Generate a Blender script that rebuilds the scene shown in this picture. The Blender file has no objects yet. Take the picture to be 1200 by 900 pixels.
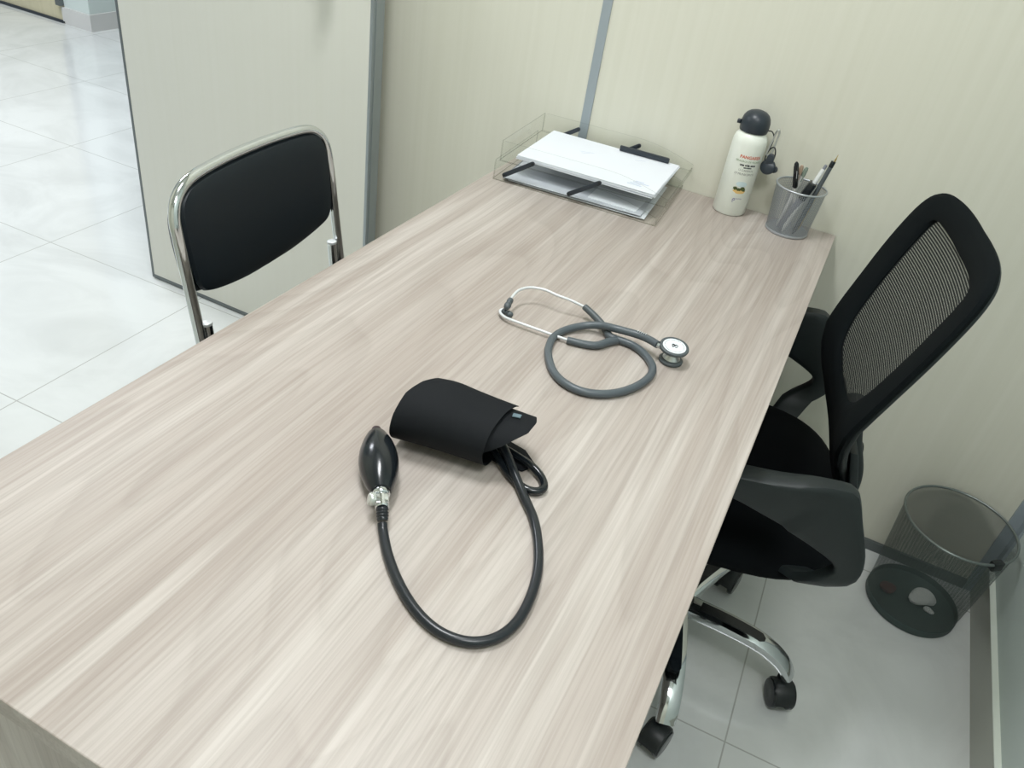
import bpy, bmesh, math, random
from mathutils import Vector, Matrix
random.seed(7)
scene = bpy.context.scene
COL = scene.collection
PI = math.pi
V = Vector

# ------------------------------------------------------------------ colours
def lin(c):
    c /= 255.0
    return c / 12.92 if c <= 0.04045 else ((c + 0.055) / 1.055) ** 2.4
def rgb(r, g, b): return (lin(r), lin(g), lin(b), 1.0)

# ------------------------------------------------------------------ materials
def new_mat(name):
    m = bpy.data.materials.new(name); m.use_nodes = True
    nt = m.node_tree
    return m, nt, nt.nodes['Principled BSDF'], nt.nodes['Material Output']
def N(nt, typ, **kw):
    n = nt.nodes.new(typ)
    for k, v in kw.items():
        if k in n.inputs: n.inputs[k].default_value = v
        else: setattr(n, k, v)
    return n
def simple(name, col, rough=0.5, metal=0.0, var=0.04, scale=60.0, bump=0.0, spec=0.5, coat=0.0, sheen=0.0):
    """principled surface with a slight procedural variation of its colour"""
    m, nt, b, out = new_mat(name)
    tc = N(nt, 'ShaderNodeTexCoord')
    no = N(nt, 'ShaderNodeTexNoise', Scale=scale, Detail=3.0)
    nt.links.new(tc.outputs['Object'], no.inputs['Vector'])
    mx = N(nt, 'ShaderNodeMix', data_type='RGBA')
    mx.inputs[6].default_value = tuple(c * (1 - var) for c in col[:3]) + (1,)
    mx.inputs[7].default_value = tuple(min(1, c * (1 + var)) for c in col[:3]) + (1,)
    nt.links.new(no.outputs['Fac'], mx.inputs[0])
    nt.links.new(mx.outputs[2], b.inputs['Base Color'])
    b.inputs['Roughness'].default_value = rough
    b.inputs['Metallic'].default_value = metal
    b.inputs['Specular IOR Level'].default_value = spec
    b.inputs['Coat Weight'].default_value = coat
    b.inputs['Sheen Weight'].default_value = sheen
    if bump:
        bp = N(nt, 'ShaderNodeBump', Strength=bump, Distance=0.001)
        nt.links.new(no.outputs['Fac'], bp.inputs['Height'])
        nt.links.new(bp.outputs['Normal'], b.inputs['Normal'])
    return m

def wood_mat(vertical=False):
    m, nt, b, out = new_mat('laminate_oak_upright' if vertical else 'laminate_oak')
    L = nt.links
    tc = N(nt, 'ShaderNodeTexCoord')
    if vertical:      # grain runs up the board instead of along it
        s_ = N(nt, 'ShaderNodeSeparateXYZ'); L.new(tc.outputs['Object'], s_.inputs[0])
        c_ = N(nt, 'ShaderNodeCombineXYZ')
        L.new(s_.outputs['X'], c_.inputs['X']); L.new(s_.outputs['Z'], c_.inputs['Y']); L.new(s_.outputs['Y'], c_.inputs['Z'])
        class _T: outputs = {'Object': c_.outputs[0]}
        tc = _T
    def stretched(sx, sy, sz, noise, detail, dist=0.0, rough=0.55):
        mp = N(nt, 'ShaderNodeMapping'); mp.inputs['Scale'].default_value = (sx, sy, sz)
        L.new(tc.outputs['Object'], mp.inputs['Vector'])
        n = N(nt, 'ShaderNodeTexNoise', Scale=noise, Detail=detail, Roughness=rough, Distortion=dist)
        L.new(mp.outputs['Vector'], n.inputs['Vector'])
        return n
    # slow meander of the grain
    warp = stretched(2.0, 0.9, 2.0, 1.4, 1.5)
    sub = N(nt, 'ShaderNodeVectorMath', operation='SUBTRACT'); sub.inputs[1].default_value = (0.5, 0.5, 0.5)
    L.new(warp.outputs['Color'], sub.inputs[0])
    scl = N(nt, 'ShaderNodeVectorMath', operation='MULTIPLY'); scl.inputs[1].default_value = (0.035, 0.0, 0.015)
    L.new(sub.outputs[0], scl.inputs[0])
    add = N(nt, 'ShaderNodeVectorMath', operation='ADD')
    L.new(tc.outputs['Object'], add.inputs[0]); L.new(scl.outputs[0], add.inputs[1])
    def grain(sx, sy, sz, detail, rough):
        mp = N(nt, 'ShaderNodeMapping'); mp.inputs['Scale'].default_value = (sx, sy, sz)
        L.new(add.outputs[0], mp.inputs['Vector'])
        n = N(nt, 'ShaderNodeTexNoise', Scale=1.0, Detail=detail, Roughness=rough)
        L.new(mp.outputs['Vector'], n.inputs['Vector'])
        return n
    broad = grain(22, 0.8, 22, 2.5, 0.55)
    streak = grain(44, 1.0, 44, 2.0, 0.5)
    fine = grain(300, 5.0, 300, 2.0, 0.6)
    def ramp(node, p0, c0, p1, c1):
        r = N(nt, 'ShaderNodeValToRGB'); e = r.color_ramp.elements
        e[0].position = p0; e[0].color = c0; e[1].position = p1; e[1].color = c1
        L.new(node.outputs[0], r.inputs['Fac']); return r
    r1 = ramp(broad, 0.36, rgb(168, 158, 150), 0.64, rgb(181, 173, 166))
    r2 = ramp(streak, 0.53, (0, 0, 0, 1), 0.66, (0.8, 0.8, 0.8, 1))
    m1 = N(nt, 'ShaderNodeMix', data_type='RGBA'); m1.inputs[7].default_value = rgb(190, 183, 176)
    L.new(r2.outputs['Color'], m1.inputs[0]); L.new(r1.outputs['Color'], m1.inputs[6])
    r3 = ramp(fine, 0.34, (0.83, 0.815, 0.80, 1), 0.62, (1.04, 1.04, 1.04, 1))
    m2 = N(nt, 'ShaderNodeMix', data_type='RGBA', blend_type='MULTIPLY'); m2.inputs[0].default_value = 0.7
    L.new(m1.outputs[2], m2.inputs[6]); L.new(r3.outputs['Color'], m2.inputs[7])
    # growth-ring arcs
    rn = stretched(4.5, 0.85, 4.5, 1.0, 1.0)
    sx = N(nt, 'ShaderNodeSeparateXYZ'); L.new(tc.outputs['Object'], sx.inputs[0])
    k1 = N(nt, 'ShaderNodeMath', operation='MULTIPLY'); k1.inputs[1].default_value = 16.0; L.new(sx.outputs['X'], k1.inputs[0])
    k2 = N(nt, 'ShaderNodeMath', operation='MULTIPLY_ADD'); k2.inputs[1].default_value = 22.0
    L.new(rn.outputs[0], k2.inputs[0]); L.new(k1.outputs[0], k2.inputs[2])
    fr = N(nt, 'ShaderNodeMath', operation='FRACT'); L.new(k2.outputs[0], fr.inputs[0])
    r4 = ramp(fr, 0.0, (0.86, 0.85, 0.84, 1), 0.45, (1.0, 1.0, 1.0, 1))
    e = r4.color_ramp.elements.new(0.93); e.color = (1.02, 1.02, 1.02, 1)
    e = r4.color_ramp.elements.new(1.0); e.color = (0.90, 0.89, 0.88, 1)
    m3 = N(nt, 'ShaderNodeMix', data_type='RGBA', blend_type='MULTIPLY'); m3.inputs[0].default_value = 0.45
    L.new(m2.outputs[2], m3.inputs[6]); L.new(r4.outputs['Color'], m3.inputs[7])
    L.new(m3.outputs[2], b.inputs['Base Color'])
    b.inputs['Roughness'].default_value = 0.42
    b.inputs['Specular IOR Level'].default_value = 0.35
    bp = N(nt, 'ShaderNodeBump', Strength=0.06, Distance=0.001)
    L.new(fine.outputs['Fac'], bp.inputs['Height']); L.new(bp.outputs['Normal'], b.inputs['Normal'])
    return m

def panel_mat(name, c0, c1, rough=0.5):
    """cream melamine with a faint vertical grain"""
    m, nt, b, out = new_mat(name); L = nt.links
    tc = N(nt, 'ShaderNodeTexCoord')
    mp = N(nt, 'ShaderNodeMapping'); mp.inputs['Scale'].default_value = (52, 52, 0.9)
    L.new(tc.outputs['Object'], mp.inputs['Vector'])
    n = N(nt, 'ShaderNodeTexNoise', Scale=1.0, Detail=4.0, Roughness=0.6)
    L.new(mp.outputs['Vector'], n.inputs['Vector'])
    r = N(nt, 'ShaderNodeValToRGB'); e = r.color_ramp.elements
    e[0].position = 0.3; e[0].color = c0
    e[1].position = 0.7; e[1].color = c1
    L.new(n.outputs['Fac'], r.inputs['Fac']); L.new(r.outputs['Color'], b.inputs['Base Color'])
    b.inputs['Roughness'].default_value = rough
    b.inputs['Specular IOR Level'].default_value = 0.3
    return m

TILE_X, TILE_Y, TILE_A = 0.6113, 0.6252, 0.0267
def tile_mat():
    m, nt, b, out = new_mat('polished_marble_tile'); L = nt.links
    tc = N(nt, 'ShaderNodeTexCoord')
    mp = N(nt, 'ShaderNodeMapping'); mp.vector_type = 'POINT'
    ca, sa = math.cos(-TILE_A), math.sin(-TILE_A)
    ox, oy = 0.1575, -0.717
    mp.inputs['Rotation'].default_value = (0, 0, -TILE_A)
    mp.inputs['Location'].default_value = (-(ca * ox - sa * oy), -(sa * ox + ca * oy), 0)
    L.new(tc.outputs['Object'], mp.inputs['Vector'])
    sp = N(nt, 'ShaderNodeSeparateXYZ'); L.new(mp.outputs['Vector'], sp.inputs[0])
    masks = []
    for ax, pitch in (('X', TILE_X), ('Y', TILE_Y)):
        d = N(nt, 'ShaderNodeMath', operation='DIVIDE'); d.inputs[1].default_value = pitch
        L.new(sp.outputs[ax], d.inputs[0])
        rd = N(nt, 'ShaderNodeMath', operation='ROUND'); L.new(d.outputs[0], rd.inputs[0])
        s = N(nt, 'ShaderNodeMath', operation='SUBTRACT'); L.new(d.outputs[0], s.inputs[0]); L.new(rd.outputs[0], s.inputs[1])
        a = N(nt, 'ShaderNodeMath', operation='ABSOLUTE'); L.new(s.outputs[0], a.inputs[0])
        lt = N(nt, 'ShaderNodeMath', operation='LESS_THAN'); lt.inputs[1].default_value = 0.0015 / pitch
        L.new(a.outputs[0], lt.inputs[0]); masks.append(lt)
    mxm = N(nt, 'ShaderNodeMath', operation='MAXIMUM')
    L.new(masks[0].outputs[0], mxm.inputs[0]); L.new(masks[1].outputs[0], mxm.inputs[1])
    # cloudy veins
    w = N(nt, 'ShaderNodeTexNoise', Scale=2.3, Detail=5.0, Roughness=0.6, Distortion=1.4)
    L.new(tc.outputs['Object'], w.inputs['Vector'])
    r = N(nt, 'ShaderNodeValToRGB'); e = r.color_ramp.elements
    e[0].position = 0.36; e[0].color = rgb(205, 208, 206)
    e[1].position = 0.60; e[1].color = rgb(217, 220, 218)
    L.new(w.outputs['Fac'], r.inputs['Fac'])
    mx = N(nt, 'ShaderNodeMix', data_type='RGBA'); mx.inputs[7].default_value = rgb(172, 174, 170)
    L.new(mxm.outputs[0], mx.inputs[0]); L.new(r.outputs['Color'], mx.inputs[6])
    L.new(mx.outputs[2], b.inputs['Base Color'])
    b.inputs['Roughness'].default_value = 0.12
    b.inputs['Specular IOR Level'].default_value = 0.5
    return m

def mesh_mat(name, col, nu, nv, thread_u, thread_v, metal=0.0, rough=0.5):
    """woven / expanded mesh: real see-through holes laid out in the surface's own UV"""
    m, nt, b, out = new_mat(name); L = nt.links
    uv = N(nt, 'ShaderNodeTexCoord')
    sp = N(nt, 'ShaderNodeSeparateXYZ'); L.new(uv.outputs['UV'], sp.inputs[0])
    ms = []
    for ax, n, t in (('X', nu, thread_u), ('Y', nv, thread_v)):
        mul = N(nt, 'ShaderNodeMath', operation='MULTIPLY'); mul.inputs[1].default_value = n
        L.new(sp.outputs[ax], mul.inputs[0])
        fr = N(nt, 'ShaderNodeMath', operation='FRACT'); L.new(mul.outputs[0], fr.inputs[0])
        lt = N(nt, 'ShaderNodeMath', operation='LESS_THAN'); lt.inputs[1].default_value = t
        L.new(fr.outputs[0], lt.inputs[0]); ms.append(lt)
    mm = N(nt, 'ShaderNodeMath', operation='MAXIMUM')
    L.new(ms[0].outputs[0], mm.inputs[0]); L.new(ms[1].outputs[0], mm.inputs[1])
    tr = N(nt, 'ShaderNodeBsdfTransparent')
    mix = N(nt, 'ShaderNodeMixShader')
    b.inputs['Base Color'].default_value = col
    b.inputs['Metallic'].default_value = metal
    b.inputs['Roughness'].default_value = rough
    L.new(mm.outputs[0], mix.inputs[0]); L.new(tr.outputs[0], mix.inputs[1]); L.new(b.outputs[0], mix.inputs[2])
    L.new(mix.outputs[0], out.inputs['Surface'])
    return m

def acrylic_mat(name, tint, refl=1.0):
    m, nt, b, out = new_mat(name); L = nt.links
    nt.nodes.remove(b)
    tr = N(nt, 'ShaderNodeBsdfTransparent'); tr.inputs['Color'].default_value = tint
    gl = N(nt, 'ShaderNodeBsdfGlossy', Roughness=0.04)
    fr = N(nt, 'ShaderNodeLayerWeight', Blend=0.12)
    mu = N(nt, 'ShaderNodeMath', operation='MULTIPLY'); mu.inputs[1].default_value = refl
    ge = N(nt, 'ShaderNodeNewGeometry'); fz = N(nt, 'ShaderNodeMath', operation='SUBTRACT'); fz.inputs[0].default_value = 1.0
    L.new(ge.outputs['Backfacing'], fz.inputs[1]); fm = N(nt, 'ShaderNodeMath', operation='MULTIPLY')
    L.new(fr.outputs[0], fm.inputs[0]); L.new(fz.outputs[0], fm.inputs[1]); L.new(fm.outputs[0], mu.inputs[0])
    mix = N(nt, 'ShaderNodeMixShader')
    L.new(mu.outputs[0], mix.inputs[0]); L.new(tr.outputs[0], mix.inputs[1]); L.new(gl.outputs[0], mix.inputs[2])
    L.new(mix.outputs[0], out.inputs['Surface'])
    return m

def emit_mat(name, col, s):
    m, nt, b, out = new_mat(name)
    b.inputs['Base Color'].default_value = (0.8, 0.8, 0.8, 1)
    b.inputs['Emission Color'].default_value = col
    b.inputs['Emission Strength'].default_value = s
    return m

M = {}
M['wood'] = wood_mat(); M['wood_up'] = wood_mat(True)
M['panel'] = panel_mat('cream_panel', rgb(209, 208, 193), rgb(213, 212, 198))
M['door'] = panel_mat('cream_door', rgb(211, 211, 200), rgb(213, 213, 203))
M['corr_panel'] = panel_mat('beige_panel', rgb(196, 190, 160), rgb(204, 198, 170))
M['paint'] = simple('pale_mint_paint', rgb(205, 216, 212), 0.7, var=0.015, scale=9)
M['white'] = simple('white_ceiling', rgb(226, 228, 224), 0.8, var=0.015, scale=30)
M['tile'] = tile_mat()
M['skirt'] = simple('grey_skirting_tile', rgb(176, 178, 168), 0.25, var=0.05, scale=7)
M['skirt_top'] = simple('white_skirting_edge', rgb(222, 228, 218), 0.5, var=0.02)
M['skirt_far'] = simple('pale_skirting_tile', rgb(205, 205, 202), 0.3, var=0.05, scale=9)
M['alu'] = simple('brushed_aluminium', rgb(160, 168, 172), 0.42, metal=0.75, var=0.05, scale=20)
M['alu_strip'] = simple('anodised_strip', rgb(158, 168, 174), 0.5, metal=0.3, var=0.03, scale=20)
M['alu_dark'] = simple('dark_anodised_aluminium', rgb(112, 118, 118), 0.4, metal=0.6, var=0.05, scale=20)
M['chrome'] = simple('chrome', rgb(214, 218, 220), 0.09, metal=1.0, var=0.01)
M['steel'] = simple('satin_steel', rgb(205, 208, 208), 0.28, metal=0.9, var=0.03)
M['silver'] = simple('silver_plastic', rgb(214, 217, 218), 0.35, metal=0.15, var=0.03)
M['leather'] = simple('black_leatherette', rgb(12, 22, 29), 0.5, var=0.15, scale=900, bump=0.12, spec=0.35)
M['black'] = simple('black_plastic', rgb(26, 31, 32), 0.45, var=0.1, scale=300, bump=0.05)
M['arm'] = simple('charcoal_plastic', rgb(23, 31, 32), 0.5, var=0.08, scale=500, bump=0.08)
M['fabric'] = simple('black_fabric', rgb(10, 16, 18), 0.95, var=0.3, scale=1400, bump=0.2, spec=0.15)
M['seatfab'] = simple('black_seat_fabric', rgb(10, 13, 15), 0.95, var=0.3, scale=1400, bump=0.2, spec=0.1)
M['nylon'] = simple('black_nylon', rgb(11, 15, 19), 0.75, var=0.2, scale=1500, bump=0.2, spec=0.25)
M['rubber'] = simple('black_rubber', rgb(24, 29, 33), 0.2, var=0.08, scale=40, spec=0.5)
M['hose'] = simple('dark_grey_rubber_hose', rgb(27, 32, 37), 0.3, var=0.08, scale=60, spec=0.5)
M['steth'] = simple('grey_vinyl_tube', rgb(80, 88, 93), 0.38, var=0.05, scale=80)
M['stethdk'] = simple('dark_grey_rubber', rgb(76, 83, 86), 0.45, var=0.06, scale=80)
M['disc'] = simple('pale_diaphragm', rgb(222, 228, 232), 0.3, var=0.03, scale=400)
M['ink'] = simple('dark_ink', rgb(50, 54, 58), 0.6, var=0.02)
M['marks'] = simple('white_print', rgb(215, 220, 222), 0.6, var=0.02)
M['cupmesh'] = mesh_mat('silver_wire_mesh', rgb(152, 158, 164), 88, 34, 0.30, 0.30, metal=0.5, rough=0.4)
M['silverwire'] = simple('silver_painted_wire', rgb(178, 183, 188), 0.35, metal=0.6, var=0.03)
M['binmesh'] = mesh_mat('dark_wire_mesh', rgb(74, 84, 82), 440, 150, 0.28, 0.28, metal=0.2, rough=0.5)
M['binwire'] = simple('dark_painted_wire', rgb(128, 136, 134), 0.3, metal=0.7, var=0.03)
M['binbase'] = simple('dark_painted_sheet', rgb(66, 80, 78), 0.5, metal=0.2, var=0.05)
M['backmesh'] = mesh_mat('black_chair_mesh', rgb(20, 26, 26), 100, 74, 0.58, 0.64, rough=0.8)
M['acrylic'] = acrylic_mat('clear_acrylic', (0.985, 0.988, 0.982, 1))
M['acrylic_edge'] = acrylic_mat('acrylic_edge', (0.80, 0.81, 0.79, 1), 0.8)
M['paper'] = simple('white_paper', rgb(226, 230, 236), 0.8, var=0.01, scale=20)
M['paper_grey'] = simple('grey_paper', rgb(196, 200, 208), 0.8, var=0.02, scale=20)
M['folder'] = simple('grey_folder', rgb(120, 124, 132), 0.5, var=0.03, scale=20)
M['print'] = simple('pale_blue_print', rgb(178, 192, 214), 0.8, var=0.1, scale=900)
M['bottle'] = simple('white_enamel', rgb(228, 232, 222), 0.3, var=0.01, scale=20)
M['cap'] = simple('dark_slate_plastic', rgb(40, 48, 56), 0.38, var=0.05, scale=100)
M['red'] = simple('red_print', rgb(206, 92, 62), 0.6); M['green'] = simple('green_print', rgb(108, 140, 92), 0.6)
M['grey_print'] = simple('grey_print', rgb(120, 122, 118), 0.6); M['sky_print'] = simple('sky_print', rgb(200, 217, 219), 0.6)
M['tree_print'] = simple('tree_print', rgb(74, 84, 44), 0.6, var=0.3, scale=400); M['field_print'] = simple('field_print', rgb(218, 184, 118), 0.6, var=0.15, scale=300)
M['purple'] = simple('violet_print', rgb(112, 104, 150), 0.6)
M['clearpen'] = simple('translucent_pen', rgb(205, 206, 202), 0.2, var=0.05); M['tan'] = simple('tan_plastic', rgb(168, 146, 126), 0.4)
M['greenpl'] = simple('green_plastic', rgb(122, 136, 124), 0.4); M['whitepl'] = simple('white_plastic', rgb(212, 214, 212), 0.35)
M['gold'] = simple('brass', rgb(200, 176, 120), 0.3, metal=0.9)
M['tissue'] = simple('white_tissue', rgb(228, 230, 228), 0.9, var=0.03, scale=60); M['wrapper'] = simple('dull_red_wrapper', rgb(94, 58, 56), 0.6, var=0.2, scale=90)
M['tag'] = simple('grey_blue_tag', rgb(92, 112, 120), 0.6)
M['clearknob'] = simple('frosted_valve_knob', rgb(196, 200, 194), 0.25, metal=0.5)
M['lamp'] = emit_mat('lit_diffuser', (1, 0.98, 0.93, 1), 3.0)

# ------------------------------------------------------------------ mesh builder
def catmull(pts, n=8, closed=False):
    P = [V(p) for p in pts]; out = []
    m = len(P); rng = range(m) if closed else range(m - 1)
    for i in rng:
        if closed: a, b, c, d = P[(i - 1) % m], P[i], P[(i + 1) % m], P[(i + 2) % m]
        else:
            b, c = P[i], P[i + 1]
            a = P[i - 1] if i > 0 else b + (b - c)
            d = P[i + 2] if i + 2 < m else c + (c - b)
        for k in range(n):
            t = k / n
            out.append(0.5 * ((2 * b) + (c - a) * t + (2 * a - 5 * b + 4 * c - d) * t * t + (3 * b - a - 3 * c + d) * t ** 3))
    if not closed: out.append(P[-1].copy())
    return out

class MB:
    def __init__(self): self.bm = bmesh.new(); self.uv = None
    def faces(self, verts, faces, flip=False):
        vs = [self.bm.verts.new(v) for v in verts]; r = []
        for f in faces:
            try: r.append(self.bm.faces.new([vs[i] for i in (reversed(f) if flip else f)]))
            except ValueError: pass
        return vs, r
    def box(self, x0, x1, y0, y1, z0, z1, bevel=0.0, mat=None):
        vs = [V((x, y, z)) for x in (x0, x1) for y in (y0, y1) for z in (z0, z1)]
        if mat is not None: vs = [mat @ v for v in vs]
        v, f = self.faces(vs, [(0, 1, 3, 2), (4, 6, 7, 5), (0, 4, 5, 1), (2, 3, 7, 6), (0, 2, 6, 4), (1, 5, 7, 3)])
        if bevel:
            es = set(e for x in f for e in x.edges)
            bmesh.ops.bevel(self.bm, geom=list(es), offset=bevel, segments=2, affect='EDGES', profile=0.5)
        return self
    def tube(self, path, r, n=12, closed=False, caps=True, sy=1.0, up=None):
        P = [V(p) for p in path]; m = len(P); rings = []
        T = []
        for i in range(m):
            if closed: t = P[(i + 1) % m] - P[(i - 1) % m]
            else: t = P[min(i + 1, m - 1)] - P[max(i - 1, 0)]
            T.append(t.normalized())
        ref = V(up) if up else (V((0, 0, 1)) if abs(T[0].z) < 0.9 else V((1, 0, 0)))
        nrm = (ref - T[0] * ref.dot(T[0])).normalized()
        for i in range(m):
            if up: nrm = (V(up) - T[i] * V(up).dot(T[i]))
            else: nrm = nrm - T[i] * nrm.dot(T[i])
            nrm.normalize(); bn = T[i].cross(nrm)
            rr = r(i / max(1, m - 1)) if callable(r) else (r[i] if isinstance(r, (list, tuple)) else r)
            rings.append([self.bm.verts.new(P[i] + (nrm * math.cos(a) * sy + bn * math.sin(a)) * rr) for a in [2 * PI * k / n for k in range(n)]])
        rng = range(m) if closed else range(m - 1)
        for i in rng:
            A, B = rings[i], rings[(i + 1) % m]
            for k in range(n): self.bm.faces.new([A[k], A[(k + 1) % n], B[(k + 1) % n], B[k]])
        if caps and not closed:
            self.bm.faces.new(list(reversed(rings[0]))); self.bm.faces.new(rings[-1])
        return self
    def lathe(self, prof, origin=(0, 0, 0), axis=(0, 0, 1), n=32, uv=False, close=False, sx=1.0):
        """prof: (radius, height) pairs revolved about axis"""
        O = V(origin); A = V(axis).normalized()
        X = (V((1, 0, 0)) - A * A.x) if abs(A.x) < 0.9 else (V((0, 1, 0)) - A * A.y)
        X.normalize(); Y = A.cross(X); rings = []
        for r, h in prof:
            if r < 1e-6: rings.append([self.bm.verts.new(O + A * h)])
            else: rings.append([self.bm.verts.new(O + A * h + (X * math.cos(a) * sx + Y * math.sin(a)) * r) for a in [2 * PI * k / n for k in range(n)]])
        if uv and self.uv is None: self.uv = self.bm.loops.layers.uv.new('UVMap')
        m = len(rings); pairs = [(i, i + 1) for i in range(m - 1)] + ([(m - 1, 0)] if close else [])
        for i, j in pairs:
            A_, B_ = rings[i], rings[j]
            for k in range(n):
                k2 = (k + 1) % n
                if len(A_) == 1 and len(B_) == 1: continue
                if len(A_) == 1: f = self.bm.faces.new([A_[0], B_[k2], B_[k]])
                elif len(B_) == 1: f = self.bm.faces.new([A_[k], A_[k2], B_[0]])
                else:
                    f = self.bm.faces.new([A_[k], A_[k2], B_[k2], B_[k]])
                    if uv:
                        for l, (a, c) in zip(f.loops, ((k, i), (k + 1, i), (k + 1, j), (k, j))): l[self.uv].uv = (a / n, c / (m - 1))
        return self
    def prism(self, poly, fn, t0, t1, bevel=0.0):
        """poly: 2-D outline; fn(a, b, t) -> point; extruded from t0 to t1"""
        n = len(poly)
        vs = [fn(a, b, t0) for a, b in poly] + [fn(a, b, t1) for a, b in poly]
        fs = [tuple(range(n - 1, -1, -1)), tuple(range(n, 2 * n))] + [(i, (i + 1) % n, n + (i + 1) % n, n + i) for i in range(n)]
        v, f = self.faces(vs, fs)
        if bevel:
            es = [e for x in f[:2] for e in x.edges]
            bmesh.ops.bevel(self.bm, geom=list(set(es)), offset=bevel, segments=2, affect='EDGES', profile=0.5)
        return self
    def cushion(self, poly, fn, top, bot, rings=8, p=3.0):
        """padded slab: outline poly about its centroid, domed faces"""
        n = len(poly); cx = sum(a for a, b in poly) / n; cy = sum(b for a, b in poly) / n
        def layer(sgn, H):
            L = []
            for k in range(rings):
                t = math.sin((k + 0.0) / rings * PI / 2)
                h = H * (1 - t ** p) ** (1 / p)
                if k == 0: L.append([self.bm.verts.new(fn(cx, cy, sgn * H))])
                else: L.append([self.bm.verts.new(fn(cx + (a - cx) * t, cy + (b - cy) * t, sgn * h)) for a, b in poly])
            return L
        A = layer(1, top); B = layer(-1, bot)
        rim = [self.bm.verts.new(fn(a, b, 0)) for a, b in poly]
        for L, fl in ((A, False), (B, True)):
            R = L + [rim]
            for i in range(len(R) - 1):
                P_, Q = R[i], R[i + 1]
                for k in range(n):
                    k2 = (k + 1) % n
                    f = [P_[0], Q[k], Q[k2]] if len(P_) == 1 else [P_[k], Q[k], Q[k2], P_[k2]]
                    self.bm.faces.new(list(reversed(f)) if fl else f)
        return self
    def build(self, name, mat, parent=None, smooth=True, angle=40, label=None):
        me = bpy.data.meshes.new(name)
        o = bpy.data.objects.new(name, me)
        org = V((0, 0, 0))
        if parent is not None:
            q = parent
            while q is not None: org += q.location; q = q.parent
        bmesh.ops.recalc_face_normals(self.bm, faces=self.bm.faces)
        if parent is None:
            # a thing of one mesh: origin at its base centre
            zs = [v.co.z for v in self.bm.verts]; xs = [v.co.x for v in self.bm.verts]; ys = [v.co.y for v in self.bm.verts]
            base = V(((min(xs) + max(xs)) / 2, (min(ys) + max(ys)) / 2, min(zs))) if not getattr(self, 'keep', False) else V((0, 0, 0))
            for v in self.bm.verts: v.co -= base
            o.location = base
        else:
            for v in self.bm.verts: v.co -= org
        if smooth:
            for f in self.bm.faces: f.smooth = True
            for e in self.bm.edges:
                if len(e.link_faces) == 2 and e.calc_face_angle(0) > math.radians(angle): e.smooth = False
        self.bm.to_mesh(me); self.bm.free()
        for m in (mat if isinstance(mat, (list, tuple)) else [mat]): me.materials.append(m)
        COL.objects.link(o)
        if parent is not None: o.parent = parent
        if label: o['label'] = label
        return o

def tag(o, label, cat, group=None):
    o['label'] = label; o['category'] = cat
    if group: o['group'] = group
    return o
def thing(name, loc, label, cat, group=None):
    o = bpy.data.objects.new(name, None); o.empty_display_size = 0.05
    o.location = loc; COL.objects.link(o)
    return tag(o, label, cat, group)
def struct_root(name, loc):
    o = bpy.data.objects.new(name, None); o.empty_display_size = 0.05; o.location = loc; COL.objects.link(o); o['kind'] = 'structure'; return o
def struct(name, mb, mat, smooth=False):
    mb.keep = True
    o = mb.build(name, mat, None, smooth); o['kind'] = 'structure'; return o
def rrect(w, h, r, n=6):
    pts = []
    for cx, cy, a0 in ((w - r, h - r, 0), (-w + r, h - r, 90), (-w + r, -h + r, 180), (w - r, -h + r, 270)):
        for k in range(n + 1):
            a = math.radians(a0 + 90 * k / n); pts.append((cx + r * math.cos(a), cy + r * math.sin(a)))
    return pts

# ------------------------------------------------------------------ camera
cam = bpy.data.cameras.new('camera'); co = bpy.data.objects.new('camera', cam); COL.objects.link(co)
R_ = ((0.8872, -0.3596, 0.2890), (0.4401, 0.4721, -0.7638), (0.1382, 0.8049, 0.5771))
mw = Matrix(R_).to_4x4(); mw.translation = (-0.0072, -1.7294, 1.3628)
co.matrix_world = mw
cam.sensor_width = 36; cam.lens = 934.9 / 1200 * 36; cam.clip_start = 0.02
scene.camera = co

# ------------------------------------------------------------------ the setting
WX0, WX1, WYF, CEIL = -1.90, 0.61, -3.0, 2.65
CX0, CY1 = -8.0, 4.2
f = MB(); f.box(CX0, WX1 + .06, WYF - .06, CY1, -0.05, 0.0); struct('floor', f, M['tile'])
f = MB(); f.box(CX0, WX1 + .06, WYF - .06, CY1, CEIL, CEIL + .05); struct('ceiling', f, M['white'])
f = MB(); f.box(WX0 - .06, WX1 + .06, 0.0, 0.06, 0, CEIL); struct('wall_back', f, M['panel'])
f = MB(); f.box(WX1, WX1 + .06, WYF, 0.0, 0, CEIL); struct('wall_right', f, M['paint'])
f = MB(); f.box(WX0 - .06, WX1 + .06, WYF - .06, WYF, 0, CEIL); struct('wall_front', f, M['panel'])
f = MB(); f.box(WX0 - .06, WX0, -0.06, 0.0, 0, CEIL); f.box(WX0 - .06, WX0, WYF, -1.02, 0, CEIL); f.box(WX0 - .06, WX0, -1.02, -0.06, 2.12, CEIL)
struct('wall_left', f, M['panel'])
# corridor beyond the door
f = MB(); f.box(CX0, -4.44, 1.70, 1.76, 0, CEIL); struct('wall_corridor', f, M['corr_panel'])
f = MB(); f.box(CX0, -4.44, 1.688, 1.70, 0, 0.016, .002); struct('baseboard_corridor', f, M['cap'])
f = MB(); f.box(-4.475, -4.44, 1.67, 1.70, 0.10, CEIL); struct('trim_3', f, M['alu_dark'])
f = MB(); f.box(-4.44, -4.24, 1.70, 2.7, 0, CEIL); struct('wall_pillar', f, M['paint'])
f = MB(); f.box(-4.455, -4.228, 1.688, 1.70, 0, 0.092); f.box(-4.24, -4.228, 1.70, 2.7, 0, 0.092); struct('baseboard_pillar', f, M['skirt_far'])
f = MB(); f.box(-4.24, WX1 + .06, 4.14, CY1, 0, CEIL); f.box(-4.24, -4.20, 2.7, 4.14, 0, CEIL); struct('wall_far', f, M['paint'])
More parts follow.
